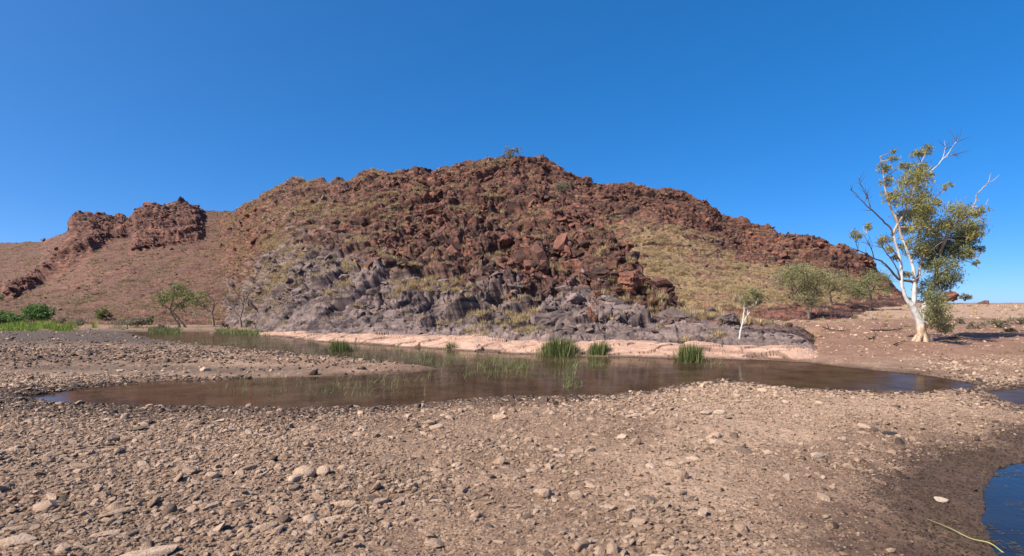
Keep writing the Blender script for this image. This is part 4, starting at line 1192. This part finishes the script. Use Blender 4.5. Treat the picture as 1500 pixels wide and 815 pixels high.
lims.append(limb(T, [(1422, 311), (1432, 308), (1441, 306), (1448, 292)], 1.1, 0.3, D, 4, 0.015, 6))
lims.append(limb(T, [(1447, 268), (1456, 264), (1464, 256)], 0.6, 0.2, D, 3, 0.01, 5))
lims.append(limb(T, [(1371, 404, .5), (1384, 398, .2), (1397, 390), (1409, 382), (1424, 386), (1435, 395)], 1.4, 0.2, D, 4, 0.02, 6))
lims.append(limb(T, [(1374, 382, .4), (1392, 372, .9), (1412, 360, 1.0), (1432, 362, 1.0)], 1.4, 0.3, D, 4, 0.02, 6))
lims.append(limb(T, [(1350, 378, .3), (1365, 366, -.6), (1385, 352, -.9), (1398, 352, -1.0)], 1.4, 0.4, D, 4, 0.02, 6))
lims.append(limb(T, [(1319, 382), (1309, 368, -.4), (1299, 356, -.6), (1292, 350, -.7)], 1.1, 0.3, D, 4, 0.02, 6))
lims.append(limb(T, [(1354, 460), (1364, 452, -.3), (1372, 460, -.6), (1380, 474, -.8)], 1.6, 0.4, D, 4, 0.02, 6))
lims.append(limb(T, [(1350, 470), (1362, 474, -.3), (1372, 470, -.5), (1380, 462, -.7)], 1.6, 0.4, D, 4, 0.02, 6))
part(gum, 'limb', T.mesh('limb', M_BARK_P))
T2 = Tubes()
dl = []
dl.append(limb(T2, [(1346, 262), (1356, 259), (1367, 248), (1383, 232), (1397, 213), (1404, 203)], 1.0, 0.25, D, 4, 0.015, 6))
dl.append(limb(T2, [(1383, 232), (1391, 228), (1399, 226)], 0.8, 0.2, D, 3, 0.01, 5))
dl.append(limb(T2, [(1380, 235), (1384, 220), (1384, 206)], 0.5, 0.15, D, 3, 0.01, 5))
part(gum, 'dead_branch', T2.mesh('dead_branch', M_BARK_W))
T3 = Tubes()
dl.append(limb(T3, [(1307, 345), (1305, 336), (1293, 323), (1277, 308), (1265, 297), (1252, 283), (1244, 277)], 1.6, 0.3, D, 4, 0.015, 6))
dl.append(limb(T3, [(1276, 307), (1270, 285), (1261, 271), (1258, 262)], 0.6, 0.15, D, 4, 0.01, 5))
dl.append(limb(T3, [(1266, 297), (1269, 291), (1271, 288)], 0.5, 0.15, D, 3, 0.01, 5))
dl.append(limb(T3, [(1336, 413), (1325, 411), (1315, 408), (1303, 394), (1291, 383), (1280, 379), (1268, 372), (1257, 367), (1240, 360)], 2.0, 0.35, D, 4, 0.015, 6))
dl.append(limb(T3, [(1280, 379), (1277, 366), (1271, 356), (1265, 344)], 0.9, 0.2, D, 4, 0.01, 5))
dl.append(limb(T3, [(1257, 367), (1254, 356), (1252, 348)], 0.6, 0.2, D, 3, 0.01, 5))
dl.append(limb(T3, [(1318, 408), (1313, 392), (1299, 371), (1292, 362), (1285, 355)], 1.2, 0.25, D, 4, 0.01, 6))
for l_ in dl: twigs(T3, l_, 7, 0.55, D, rg, 0.45, 0.8)
part(gum, 'bare_branch', T3.mesh('bare_branch', M_BARK_D))
CL = [(1336, 266, 18), (1346, 248, 12), (1358, 219, 8), (1344, 226, 8), (1307, 232, 6), (1309, 224, 5), (1295, 246, 8), (1299, 266, 8), (1303, 287, 9), (1318, 291, 12), (1348, 291, 17), (1340, 313, 15), (1356, 305, 14), (1324, 317, 12),
      (1352, 328, 17), (1328, 336, 10), (1371, 338, 14), (1403, 309, 16), (1419, 330, 18), (1436, 311, 9), (1391, 330, 12), (1407, 346, 18), (1387, 273, 6), (1367, 258, 4), (1255, 344, 8), (1269, 332, 6), (1295, 352, 10), (1328, 244, 8), (1373, 297, 7), (1425, 345, 10),
      (1347, 359, 18), (1326, 362, 9), (1303, 366, 7), (1330, 402, 7), (1357, 390, 8), (1418, 373, 10), (1436, 363, 7), (1430, 388, 5), (1313, 376, 6)]
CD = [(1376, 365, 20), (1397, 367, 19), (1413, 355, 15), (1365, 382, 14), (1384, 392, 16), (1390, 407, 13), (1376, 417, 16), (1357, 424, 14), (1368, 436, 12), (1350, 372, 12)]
CS = [(1372, 457, 17), (1380, 473, 13), (1363, 446, 10), (1366, 470, 12), (1388, 482, 8)]
T = Tubes()
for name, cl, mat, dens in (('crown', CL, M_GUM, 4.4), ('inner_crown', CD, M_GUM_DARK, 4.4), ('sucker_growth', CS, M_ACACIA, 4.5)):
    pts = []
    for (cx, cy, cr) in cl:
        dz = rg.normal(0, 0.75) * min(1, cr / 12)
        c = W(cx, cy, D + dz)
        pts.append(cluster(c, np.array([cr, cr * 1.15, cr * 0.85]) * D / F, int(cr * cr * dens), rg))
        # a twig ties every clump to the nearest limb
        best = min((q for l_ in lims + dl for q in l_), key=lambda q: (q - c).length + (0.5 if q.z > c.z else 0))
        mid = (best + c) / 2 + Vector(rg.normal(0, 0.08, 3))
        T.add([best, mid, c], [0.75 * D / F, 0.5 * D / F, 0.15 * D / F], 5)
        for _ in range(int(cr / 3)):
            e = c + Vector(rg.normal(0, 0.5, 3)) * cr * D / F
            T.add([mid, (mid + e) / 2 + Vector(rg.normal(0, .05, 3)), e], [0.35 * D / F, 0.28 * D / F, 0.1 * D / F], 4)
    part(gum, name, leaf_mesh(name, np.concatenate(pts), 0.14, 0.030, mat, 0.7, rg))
part(gum, 'twig', T.mesh('twig', M_BARK_P))

# ---- white sapling on the grey slab
b_ = on_hill('front', 1083, 494); D = b_.y
sap = tree_root('sapling', b_, 'slender white stemmed sapling on the grey rock slab', 'tree')
T = Tubes()
limb(T, [(1083, 497), (1085, 484), (1087.5, 474), (1090, 456), (1090, 446), (1093, 437)], 1.5, 0.5, D, 4, 0.005)
limb(T, [(1087.5, 475), (1095, 462), (1101, 453), (1107, 446), (1110, 436)], 1.2, 0.4, D, 4, 0.005)
limb(T, [(1095, 462), (1096, 450), (1100, 440)], 0.6, 0.2, D, 4, 0.005, 5)
part(sap, 'trunk', T.mesh('trunk', M_BARK_W))
pts = [cluster(W(x_, y_, D + rg.normal(0, .15)), np.array([r_, r_, r_ * .75]) * D / F, int(r_ * r_ * 4.5), rg) for x_, y_, r_ in ((1093, 436, 9), (1106, 432, 10), (1114, 438, 8), (1087, 446, 7), (1099, 444, 6), (1102, 425, 6), (1111, 446, 5))]
part(sap, 'crown', leaf_mesh('crown', np.concatenate(pts), 0.10, 0.03, M_ACACIA, 0.6, rg))

# ---- olive acacias at the foot of the ridge
def bushy(name, base, label, D, stems, cl, mat, bark_m, leaf=(0.13, 0.045), dens=2.2, cat='tree', group=None, tw=6):
    t = tree_root(name, base, label, cat, group)
    T = Tubes(); ls = []
    for st, r0 in stems: ls.append(limb(T, st, r0, 0.35, D, 4, 0.02, 6))
    pts = []
    for (cx, cy, rx, ry) in cl:
        c = W(cx, cy, D + rg.normal(0, 0.3) * rx * D / F)
        pts.append(cluster(c, np.array([rx, rx, ry]) * D / F, int(rx * ry * dens * 2.0), rg))
        if ls:
            best = min((q for l_ in ls for q in l_), key=lambda q: (q - c).length + (0.8 if q.z > c.z else 0))
            mid = (best + c) / 2 + Vector(rg.normal(0, 0.08, 3))
            T.add([best, mid, c], [0.8 * D / F, 0.5 * D / F, 0.2 * D / F], 5)
            for _ in range(tw):
                e = c + Vector(rg.normal(0, 0.5, 3)) * rx * D / F
                T.add([mid, (mid + e) / 2, e], [0.4 * D / F, 0.3 * D / F, 0.12 * D / F], 4)
    if ls: part(t, 'trunk', T.mesh('trunk', bark_m))
    part(t, 'crown', leaf_mesh('crown', np.concatenate(pts), leaf[0], leaf[1], mat, 0.1, rg))
    return t
b_ = on_ground(1185, 472) if False else on_hill('back', 1185, 464); D = b_.y
bushy('acacia_tree', b_, 'broad olive acacia with several forked stems beyond the grey slab', D,
      [([(1185, 468), (1184, 455), (1178, 440), (1168, 425), (1160, 412)], 2.2), ([(1186, 468), (1188, 452), (1192, 438), (1196, 422)], 1.8), ([(1184, 460), (1182, 440), (1180, 420), (1178, 400)], 1.6)],
      [(1180, 396, 20, 11), (1165, 406, 19, 13), (1195, 408, 20, 14), (1178, 418, 22, 15), (1196, 428, 15, 12), (1188, 442, 12, 9), (1205, 400, 14, 10), (1152, 400, 12, 9), (1178, 432, 12, 9)], M_ACACIA, M_BARK_G)
b_ = on_hill('back', 1160, 440); D = b_.y
bushy('acacia_tree', b_, 'grey olive acacia half hidden behind the broad olive acacia', D, [([(1160, 443), (1161, 430), (1158, 415), (1150, 405)], 1.6), ([(1161, 440), (1166, 430), (1170, 420)], 1.0)],
      [(1150, 404, 16, 11), (1160, 412, 15, 10), (1142, 412, 11, 8), (1162, 396, 12, 8)], M_GREYBUSH, M_BARK_D, (0.12, 0.045))
b_ = on_hill('back', 1217, 446); D = b_.y
bushy('acacia_tree', b_, 'dark stemmed olive acacia between two other acacias', D, [([(1217, 449), (1217, 436), (1214, 420), (1218, 408)], 1.8)],
      [(1217, 408, 17, 11), (1228, 414, 14, 10), (1208, 416, 12, 9), (1222, 424, 10, 6), (1234, 404, 12, 8)], M_ACACIA, M_BARK_D, (0.12, 0.045))
b_ = on_hill('back', 1275, 452); D = b_.y
bushy('acacia_tree', b_, 'green acacia with a single dark trunk at the foot of the ridge', D, [([(1275, 455), (1275.5, 444), (1275, 430), (1270, 418), (1262, 412)], 2.2), ([(1275, 432), (1282, 418), (1290, 408)], 1.4)],
      [(1256, 420, 18, 12), (1246, 428, 12, 9), (1264, 432, 14, 9), (1284, 404, 16, 11), (1296, 410, 14, 10), (1272, 410, 14, 10), (1298, 424, 10, 6), (1250, 412, 12, 8)], M_ACACIA_G, M_BARK_D, (0.12, 0.045))

# ---- leaning trees on the left shore
def on_left(px, y): return on_ground(px, y)
b_ = on_left(270, 480); D = b_.y
bushy('leaning_tree', b_, 'green leafed tree with two trunks leaning away from the red hill', D, [([(273, 481), (263, 469), (253, 457), (245, 451), (238, 448)], 1.9), ([(264, 480), (259, 471), (253, 463), (250, 452), (255, 436), (262, 424)], 1.6), ([(253, 457), (262, 446), (275, 440), (288, 437)], 1.0)],
      [(262, 422, 11, 8), (241, 436, 14, 8), (264, 446, 13, 7), (232, 441, 9, 6), (276, 437, 12, 8), (255, 430, 12, 8), (270, 430, 10, 6)], M_PAPERBARK, M_BARK_D, (0.22, 0.07), 1.7)
b_ = on_left(313, 478); D = b_.y
t = bushy('leaning_tree', b_, 'crooked pale limbed tree spreading over the marshy shore', D, [([(314, 479), (312, 468), (310, 459), (298, 450), (284, 441), (273, 435)], 1.9), ([(310, 460), (313, 449), (312, 440), (304, 433), (298, 428)], 1.5), ([(310, 462), (298, 463), (288, 458), (280, 455)], 1.1), ([(282, 462), (287, 470), (291, 478)], 0.7), ([(313, 449), (320, 440), (322, 430)], 0.8)],
      [(291, 436, 14, 8), (283, 442, 10, 6), (300, 446, 9, 6), (296, 428, 8, 5)], M_PAPERBARK, M_BARK_G, (0.22, 0.07), 1.6)
b_ = on_left(353, 480); D = b_.y
bt = tree_root('bare_tree', b_, 'leafless brown tree at the foot of the red hill by the marsh')
T = Tubes()
ls = [limb(T, [(354, 482), (352, 470), (348, 462), (341, 453), (336, 444), (331, 435), (327, 426)], 1.8, 0.4, D, 4, 0.02), limb(T, [(351, 468), (354, 458), (356, 449), (351, 436), (345, 427), (337, 419), (326, 413)], 1.2, 0.3, D, 4, 0.02, 6),
      limb(T, [(354, 452), (346, 446), (340, 443)], 0.7, 0.2, D, 3, 0.02, 5), limb(T, [(356, 449), (361, 440), (360, 428)], 0.7, 0.2, D, 3, 0.02, 5)]
part(bt, 'trunk', T.mesh('trunk', M_BARK_G))
T = Tubes()
for l_ in ls:
    for tip in twigs(T, l_, 16, 1.3, D, rg, 0.35, 0.9):
        pass
part(bt, 'twig', T.mesh('twig', M_BARK_D))

# ---- bushes
def lobes(cx, cy, w, h, n):
    return [(cx + rg.uniform(-.42, .42) * w, cy + rg.uniform(-.3, .35) * h, w * rg.uniform(.2, .32), h * rg.uniform(.28, .42)) for _ in range(n)]
def bush(px, y, w, h, mat, label, base, leaf=(0.2, 0.08), dens=2.4, n=7, group=None, name='shrub', cat='shrub'):
    D = base.y
    return bushy(name, base, label, D, [([(px, y + h * .5), (px - w * .1, y + h * .2), (px - w * .2, y - h * .1)], 0.9), ([(px + 1, y + h * .5), (px + w * .1, y + h * .15), (px + w * .2, y - h * .15)], 0.8)], lobes(px, y, w, h, n), mat, M_BARK_D, leaf, dens, cat, group, 3)
bush(54, 459, 38, 24, M_SHRUB, 'tall dense green shrub behind the bright sedge', on_ground(54, 478), (0.25, 0.1), 2.0, 12)
bush(22, 466, 36, 15, M_SHRUB, 'low spreading green shrub beside the tall dense shrub', on_ground(22, 479), (0.25, 0.08), 2.0, 11)
bush(-14, 464, 34, 18, M_SHRUB, 'green shrub at the end of the sedge bank', on_ground(-14, 479), (0.25, 0.08), 2.0, 11)
bush(150, 461, 24, 14, M_PAPERBARK, 'small yellow green bush at the foot of the scree', on_hill('left', 150, 468), (0.22, 0.09), 2.4, 7)
bush(217, 468, 12, 12, M_PAPERBARK, 'little upright green bush beside the pale grey boulder', on_ground(217, 479), (0.2, 0.08), 2.6, 5)
bush(190, 471, 40, 12, M_GREYBUSH, 'wide low grey brown bush behind the shore sedge', on_ground(190, 480), (0.2, 0.06), 2.2, 9)
bush(3, 436, 10, 9, M_SHRUB, 'small dark green bush up on the scree slope', on_hill('left', 3, 440), (0.22, 0.09), 2.6, 5)
for x_, y_, w_, h_ in ((90, 470, 20, 8), (120, 472, 24, 8), (385, 470, 14, 10), (365, 473, 16, 9), (330, 476, 14, 6), (235, 478, 16, 6)):
    bush(x_, y_, w_, h_, M_GREYBUSH, 'low straggly grey bush along the far shore', on_ground(x_, y_ + 9), (0.2, 0.05), 2.0, 6, 'straggly bushes along the far shore')
bush(750, 222, 24, 18, M_GREYBUSH, 'largest scrubby tree on the very top of the red hill', on_hill('back', 749, 230), (0.22, 0.08), 2.0, 8, None, 'scrub_tree', 'tree')
bush(794, 228, 10, 10, M_GREYBUSH, 'small thin scrubby tree just below the hilltop', on_hill('back', 795, 235), (0.2, 0.07), 1.7, 5, None, 'scrub_tree', 'tree')
bush(826, 274, 30, 16, M_GREYBUSH, 'round grey bush on the upper slope under the ridge', on_hill('back', 826, 282), (0.22, 0.07), 2.4, 8)
for x_, y_, w_, h_ in ((124, 320, 6, 6), (158, 322, 6, 5), (168, 322, 6, 5), (183, 321, 7, 6), (190, 323, 4, 4), (240, 303, 9, 5), (258, 303, 9, 7), (63, 352, 6, 4)):
    bush(x_, y_, w_, h_, M_GREYBUSH, 'tiny scrubby tree on the skyline of the far brow', on_hill('left', x_, y_ + h_ * .5 + 2), (0.45, 0.16), 2.6, 4, 'scrubby trees on the far brow', 'scrub_tree', 'tree')
b_ = on_ground(1414, 457); b_ = W(1414, 446, 62)
bush(1413, 436, 18, 11, M_GREYBUSH, 'grey rounded bush beside red rocks on the plain', b_, (0.2, 0.07), 2.4, 7)
for i, (x_, y_, w_, h_) in enumerate(((1430, 478, 26, 10), (1462, 474, 26, 10), (1490, 470, 26, 10), (1478, 484, 18, 6), (1405, 470, 16, 8))):
    bush(x_, y_, w_, h_, M_GREYBUSH, 'low dry grey bush in the shade beside the gum tree', on_ground(x_, y_ + h_ * .5), (0.12, 0.03), 2.2, 6, 'dry bushes by the gum tree')
# red rocks on the skyline of the plain
for x_, y_, w_, h_, lab in ((1392, 433, 26, 12, 'heap of red rock on the plain behind the gum tree'), (1378, 437, 16, 10, 'smaller red rock leaning on the rock heap of the plain'), (1440, 444, 20, 7, 'low red rock alone on the plain')):
    o = obj('boulder', rough_mesh('boulder', int(x_), M_RED, (1, .7, h_ / w_ * 1.3)), None, W(x_, y_ + 2, 63)); o.scale = (w_ * 63 / F * 1.1,) * 3
    tag(o, lab, 'boulder')

# ---- reeds, sedge and pond grass
def reed(px, ytop, ybase, w, label, n, seed, spread=0.22, mat=None, name='reed_clump', z=None, sq=0.5):
    r = np.random.default_rng(seed)
    D = EYE * F / (ybase - HZ)
    k = D / F
    b = np.zeros((n, 3))
    b[:, 0] = np.clip(r.normal(0, 0.34, n), -1, 1) * w * k * 0.55; b[:, 1] = r.normal(0, 0.30, n) * w * k * sq; b[:, 2] = -0.12
    az = np.where(b[:, 0] > 0, 0, np.pi) + r.normal(0, 0.9, n)
    h = ((ybase - ytop) * k + 0.12) * 1.1 * (1 - 0.45 * np.clip(np.abs(b[:, 0]) / (w * k * 0.5), 0, 1) ** 2)
    me = blade_mesh(name, b, h, spread, 0.020, mat or M_REED, r, 0.35, az)
    o = obj(name, me, None, ((px - 750) / F * D, D, 0 if z is None else z))
    return tag(o, label, 'reeds')
reed(820, 496, 520, 62, 'widest dense green reed clump against the pink ledge', 1700, 1)
reed(878, 501, 521, 38, 'smaller reed clump beside the widest reed clump', 900, 2)
reed(1010, 505, 530, 46, 'dense reed clump in the shallows below the grey slabs', 1000, 3, 0.26)
reed(498, 498, 515, 36, 'reed clump beside the end of the gravel bar', 700, 4)
reed(662, 500, 512, 26, 'thin reed clump at the foot of the pink ledge', 220, 5, 0.3)
reed(1203, 500, 509, 18, 'small yellow green grass tuft at the end of the pink ledge', 160, 6, 0.5, M_POND, 'grass_tuft', 0.25)
# bright sedge along the far left shore: nobody could count the blades
r = np.random.default_rng(8)
n = 9000
pxs = r.uniform(-70, 182, n); rows = 480 + r.random(n) ** 1.3 * 6.5
dd = (EYE - 0.06) * F / (rows - HZ)
keep = fbm(np.stack([pxs * .02, rows * .1, 0 * pxs], 1), 3, 9) > -0.25
b = np.stack([(pxs - 750) / F * dd, dd, gz((pxs - 750) / F * dd, dd) - 0.03], 1)[keep]
tag(obj('sedge', blade_mesh('sedge', b, 0.60 * (0.55 + 0.9 * np.clip(0.5 + fbm(b * 0.35, 3, 12), 0, 1)), 0.45, 0.04, M_SEDGE, r)), 'bright green sedge in a band along the far shore', kind='stuff')
n = 6500
pxs = r.uniform(160, 395, n); rows = np.interp(pxs, [160, 240, 330, 395], [485, 486, 487, 490]) + r.normal(0, 1.3, n)
dd = EYE * F / (rows - HZ)
keep = fbm(np.stack([pxs * .03, rows * .1, 0 * pxs], 1), 3, 19) > -0.1
b = np.stack([(pxs - 750) / F * dd, dd, 0 * dd - 0.05], 1)[keep]
tag(obj('marsh_grass', blade_mesh('marsh_grass', b, 0.42 * (0.4 + 1.1 * np.clip(0.5 + fbm(b * 0.35, 3, 13), 0, 1)), 0.5, 0.035, M_POND, r)), 'dark green marsh grass along the water under the leaning trees', kind='stuff')
# thin grass standing in the pool
def pond(n, boxes):
    out = []
    for (x0, x1, y0, y1, m, cl) in boxes:
        c = np.stack([r.uniform(x0, x1, cl), r.uniform(y0, y1, cl)], 1)
        k = r.integers(0, cl, m)
        out.append(np.stack([c[k, 0] + r.normal(0, 7, m), c[k, 1] + r.normal(0, 1.0, m)], 1))
    q = np.concatenate(out)
    dd = EYE * F / (q[:, 1] - HZ)
    x = (q[:, 0] - 750) / F * dd
    z, s, *_ = ground_info(x, dd)
    ok = (s < 0.15)
    return np.stack([x, dd, np.full(len(x), -0.06)], 1)[ok]
b = pond(0, [(700, 900, 525, 545, 1500, 22), (690, 800, 535, 555, 500, 16), (600, 760, 520, 545, 700, 26), (260, 620, 548, 578, 420, 30), (500, 780, 545, 575, 420, 22), (780, 1060, 528, 545, 420, 24), (820, 870, 545, 570, 420, 7), (420, 640, 500, 530, 3500, 150), (230, 420, 490, 512, 3500, 150), (560, 760, 512, 540, 1800, 80), (280, 640, 552, 585, 500, 40)])
tag(obj('pond_grass', blade_mesh('pond_grass', b, 0.30 * (0.35 + 0.9 * r.random(len(b)) ** 2), 0.55, 0.011, M_POND, r, 0.9)), 'thin green grass standing in the shallow pool', kind='stuff')
# dead weed and flotsam on the near pool and its edge
n = 26000
x = r.uniform(3.2, 8.0, n); y = r.uniform(3.0, 8.0, n)
z, s, px_, sd_, rt2 = ground_info(x, y)
nzw = fbm(np.stack([x * 1.3, y * 4.0, 0 * x], 1), 3, 77)
keep = ((sd_[1] < 0) & (nzw > 0.12)) | ((sd_[1] >= 0) & (sd_[1] < 0.45) & (nzw > -0.15))
b = np.stack([x, y, np.maximum(z, 0.0) + 0.004], 1)[keep]
tag(obj('dead_weed', leaf_mesh('dead_weed', b, 0.07, 0.007, M_ALGAE, 0.0, r)), 'brown dead weed floating on the small pool and its muddy edge', kind='stuff')
me = bpy.data.objects['dead_weed'].data
co = np.empty(len(me.vertices) * 3, np.float32); me.vertices.foreach_get('co', co); co = co.reshape(-1, 4, 3)
c = co.mean(1, keepdims=True); co[..., 2] = c[..., 2] + (co[..., 2] - c[..., 2]) * 0.08 + 0.002
me.vertices.foreach_set('co', co.ravel()); me.update()
# yellow-green reed stem lying on the mud
T = Tubes()
P_ = [on_ground(*q) for q in ((1358, 763), (1392, 781), (1422, 792), (1450, 803), (1473, 815), (1510, 838))]
L = smooth_line([p_ + Vector((0, 0, 0.015 + 0.02 * (i % 2))) for i, p_ in enumerate(P_)], 5)
T.add(L, list(np.interp(np.linspace(0, 1, len(L)), [0, 0.3, 1], [0.0015, 0.003, 0.006])), 6)
tag(obj('fallen_reed', T.mesh('fallen_reed', M_STEM)), 'long yellow green reed stem lying across the damp mud', 'stem')
# fallen branches on the red bank
def fallen(pts, r0, label, tw=6):
    L0 = [on_ground(*q) for q in pts]
    D = L0[0].y
    T = Tubes()
    L = smooth_line([p_ + Vector((0, 0, 0.03 + 0.07 * random.random())) for p_ in L0], 4, 0.01)
    T.add(L, list(np.linspace(r0, r0 * 0.3, len(L)) * D / F), 6)
    twigs(T, L, tw, 0.45, D, rg, 0.5, 0.7, 0.2)
    return tag(obj('fallen_branch', T.mesh('fallen_branch', M_DEAD)), label, 'branch')
fallen([(1276, 485), (1290, 486), (1305, 485), (1322, 482)], 1.6, 'long dark fallen branch on the red bank left of the gum trunk' if False else 'long dark fallen branch on the red bank beside the gum tree')
fallen([(1273, 500), (1279, 496), (1284, 492)], 1.2, 'short forked dead branch below the long fallen branch', 4)
fallen([(1205, 482), (1225, 487), (1245, 484)], 0.9, 'thin dead branch below the olive acacias', 5)
fallen([(1310, 508), (1318, 504), (1326, 502)], 1.0, 'short dark stick on the bare bank below the gum tree', 2)
fallen([(1385, 498), (1398, 497), (1412, 499)], 0.9, 'dead stick in the shade behind the gum trunk', 4)
# tufts and small rocks over the red bank
n = 420
x = r.uniform(8, 60, n); y = r.uniform(18, 62, n)
z, s, px_, sd_, rt2 = ground_info(x, y)
keep = (px_ > 1190) & (px_ < 1520) & (s > 1.5)
x, y, z = x[keep], y[keep], z[keep]
far = y > 30
scatter('bank_grass', C_TUFT, np.stack([x, y, z], 1), np.stack([0 * x, 0 * x, r.uniform(0, 6, len(x))], 1), np.repeat(np.where(far, 0.6, 0.3) * r.uniform(.5, 1.2, len(x)), 3).reshape(-1, 3), r.integers(0, 8, len(x)), 'dry grass tufts dotted over the red bank')
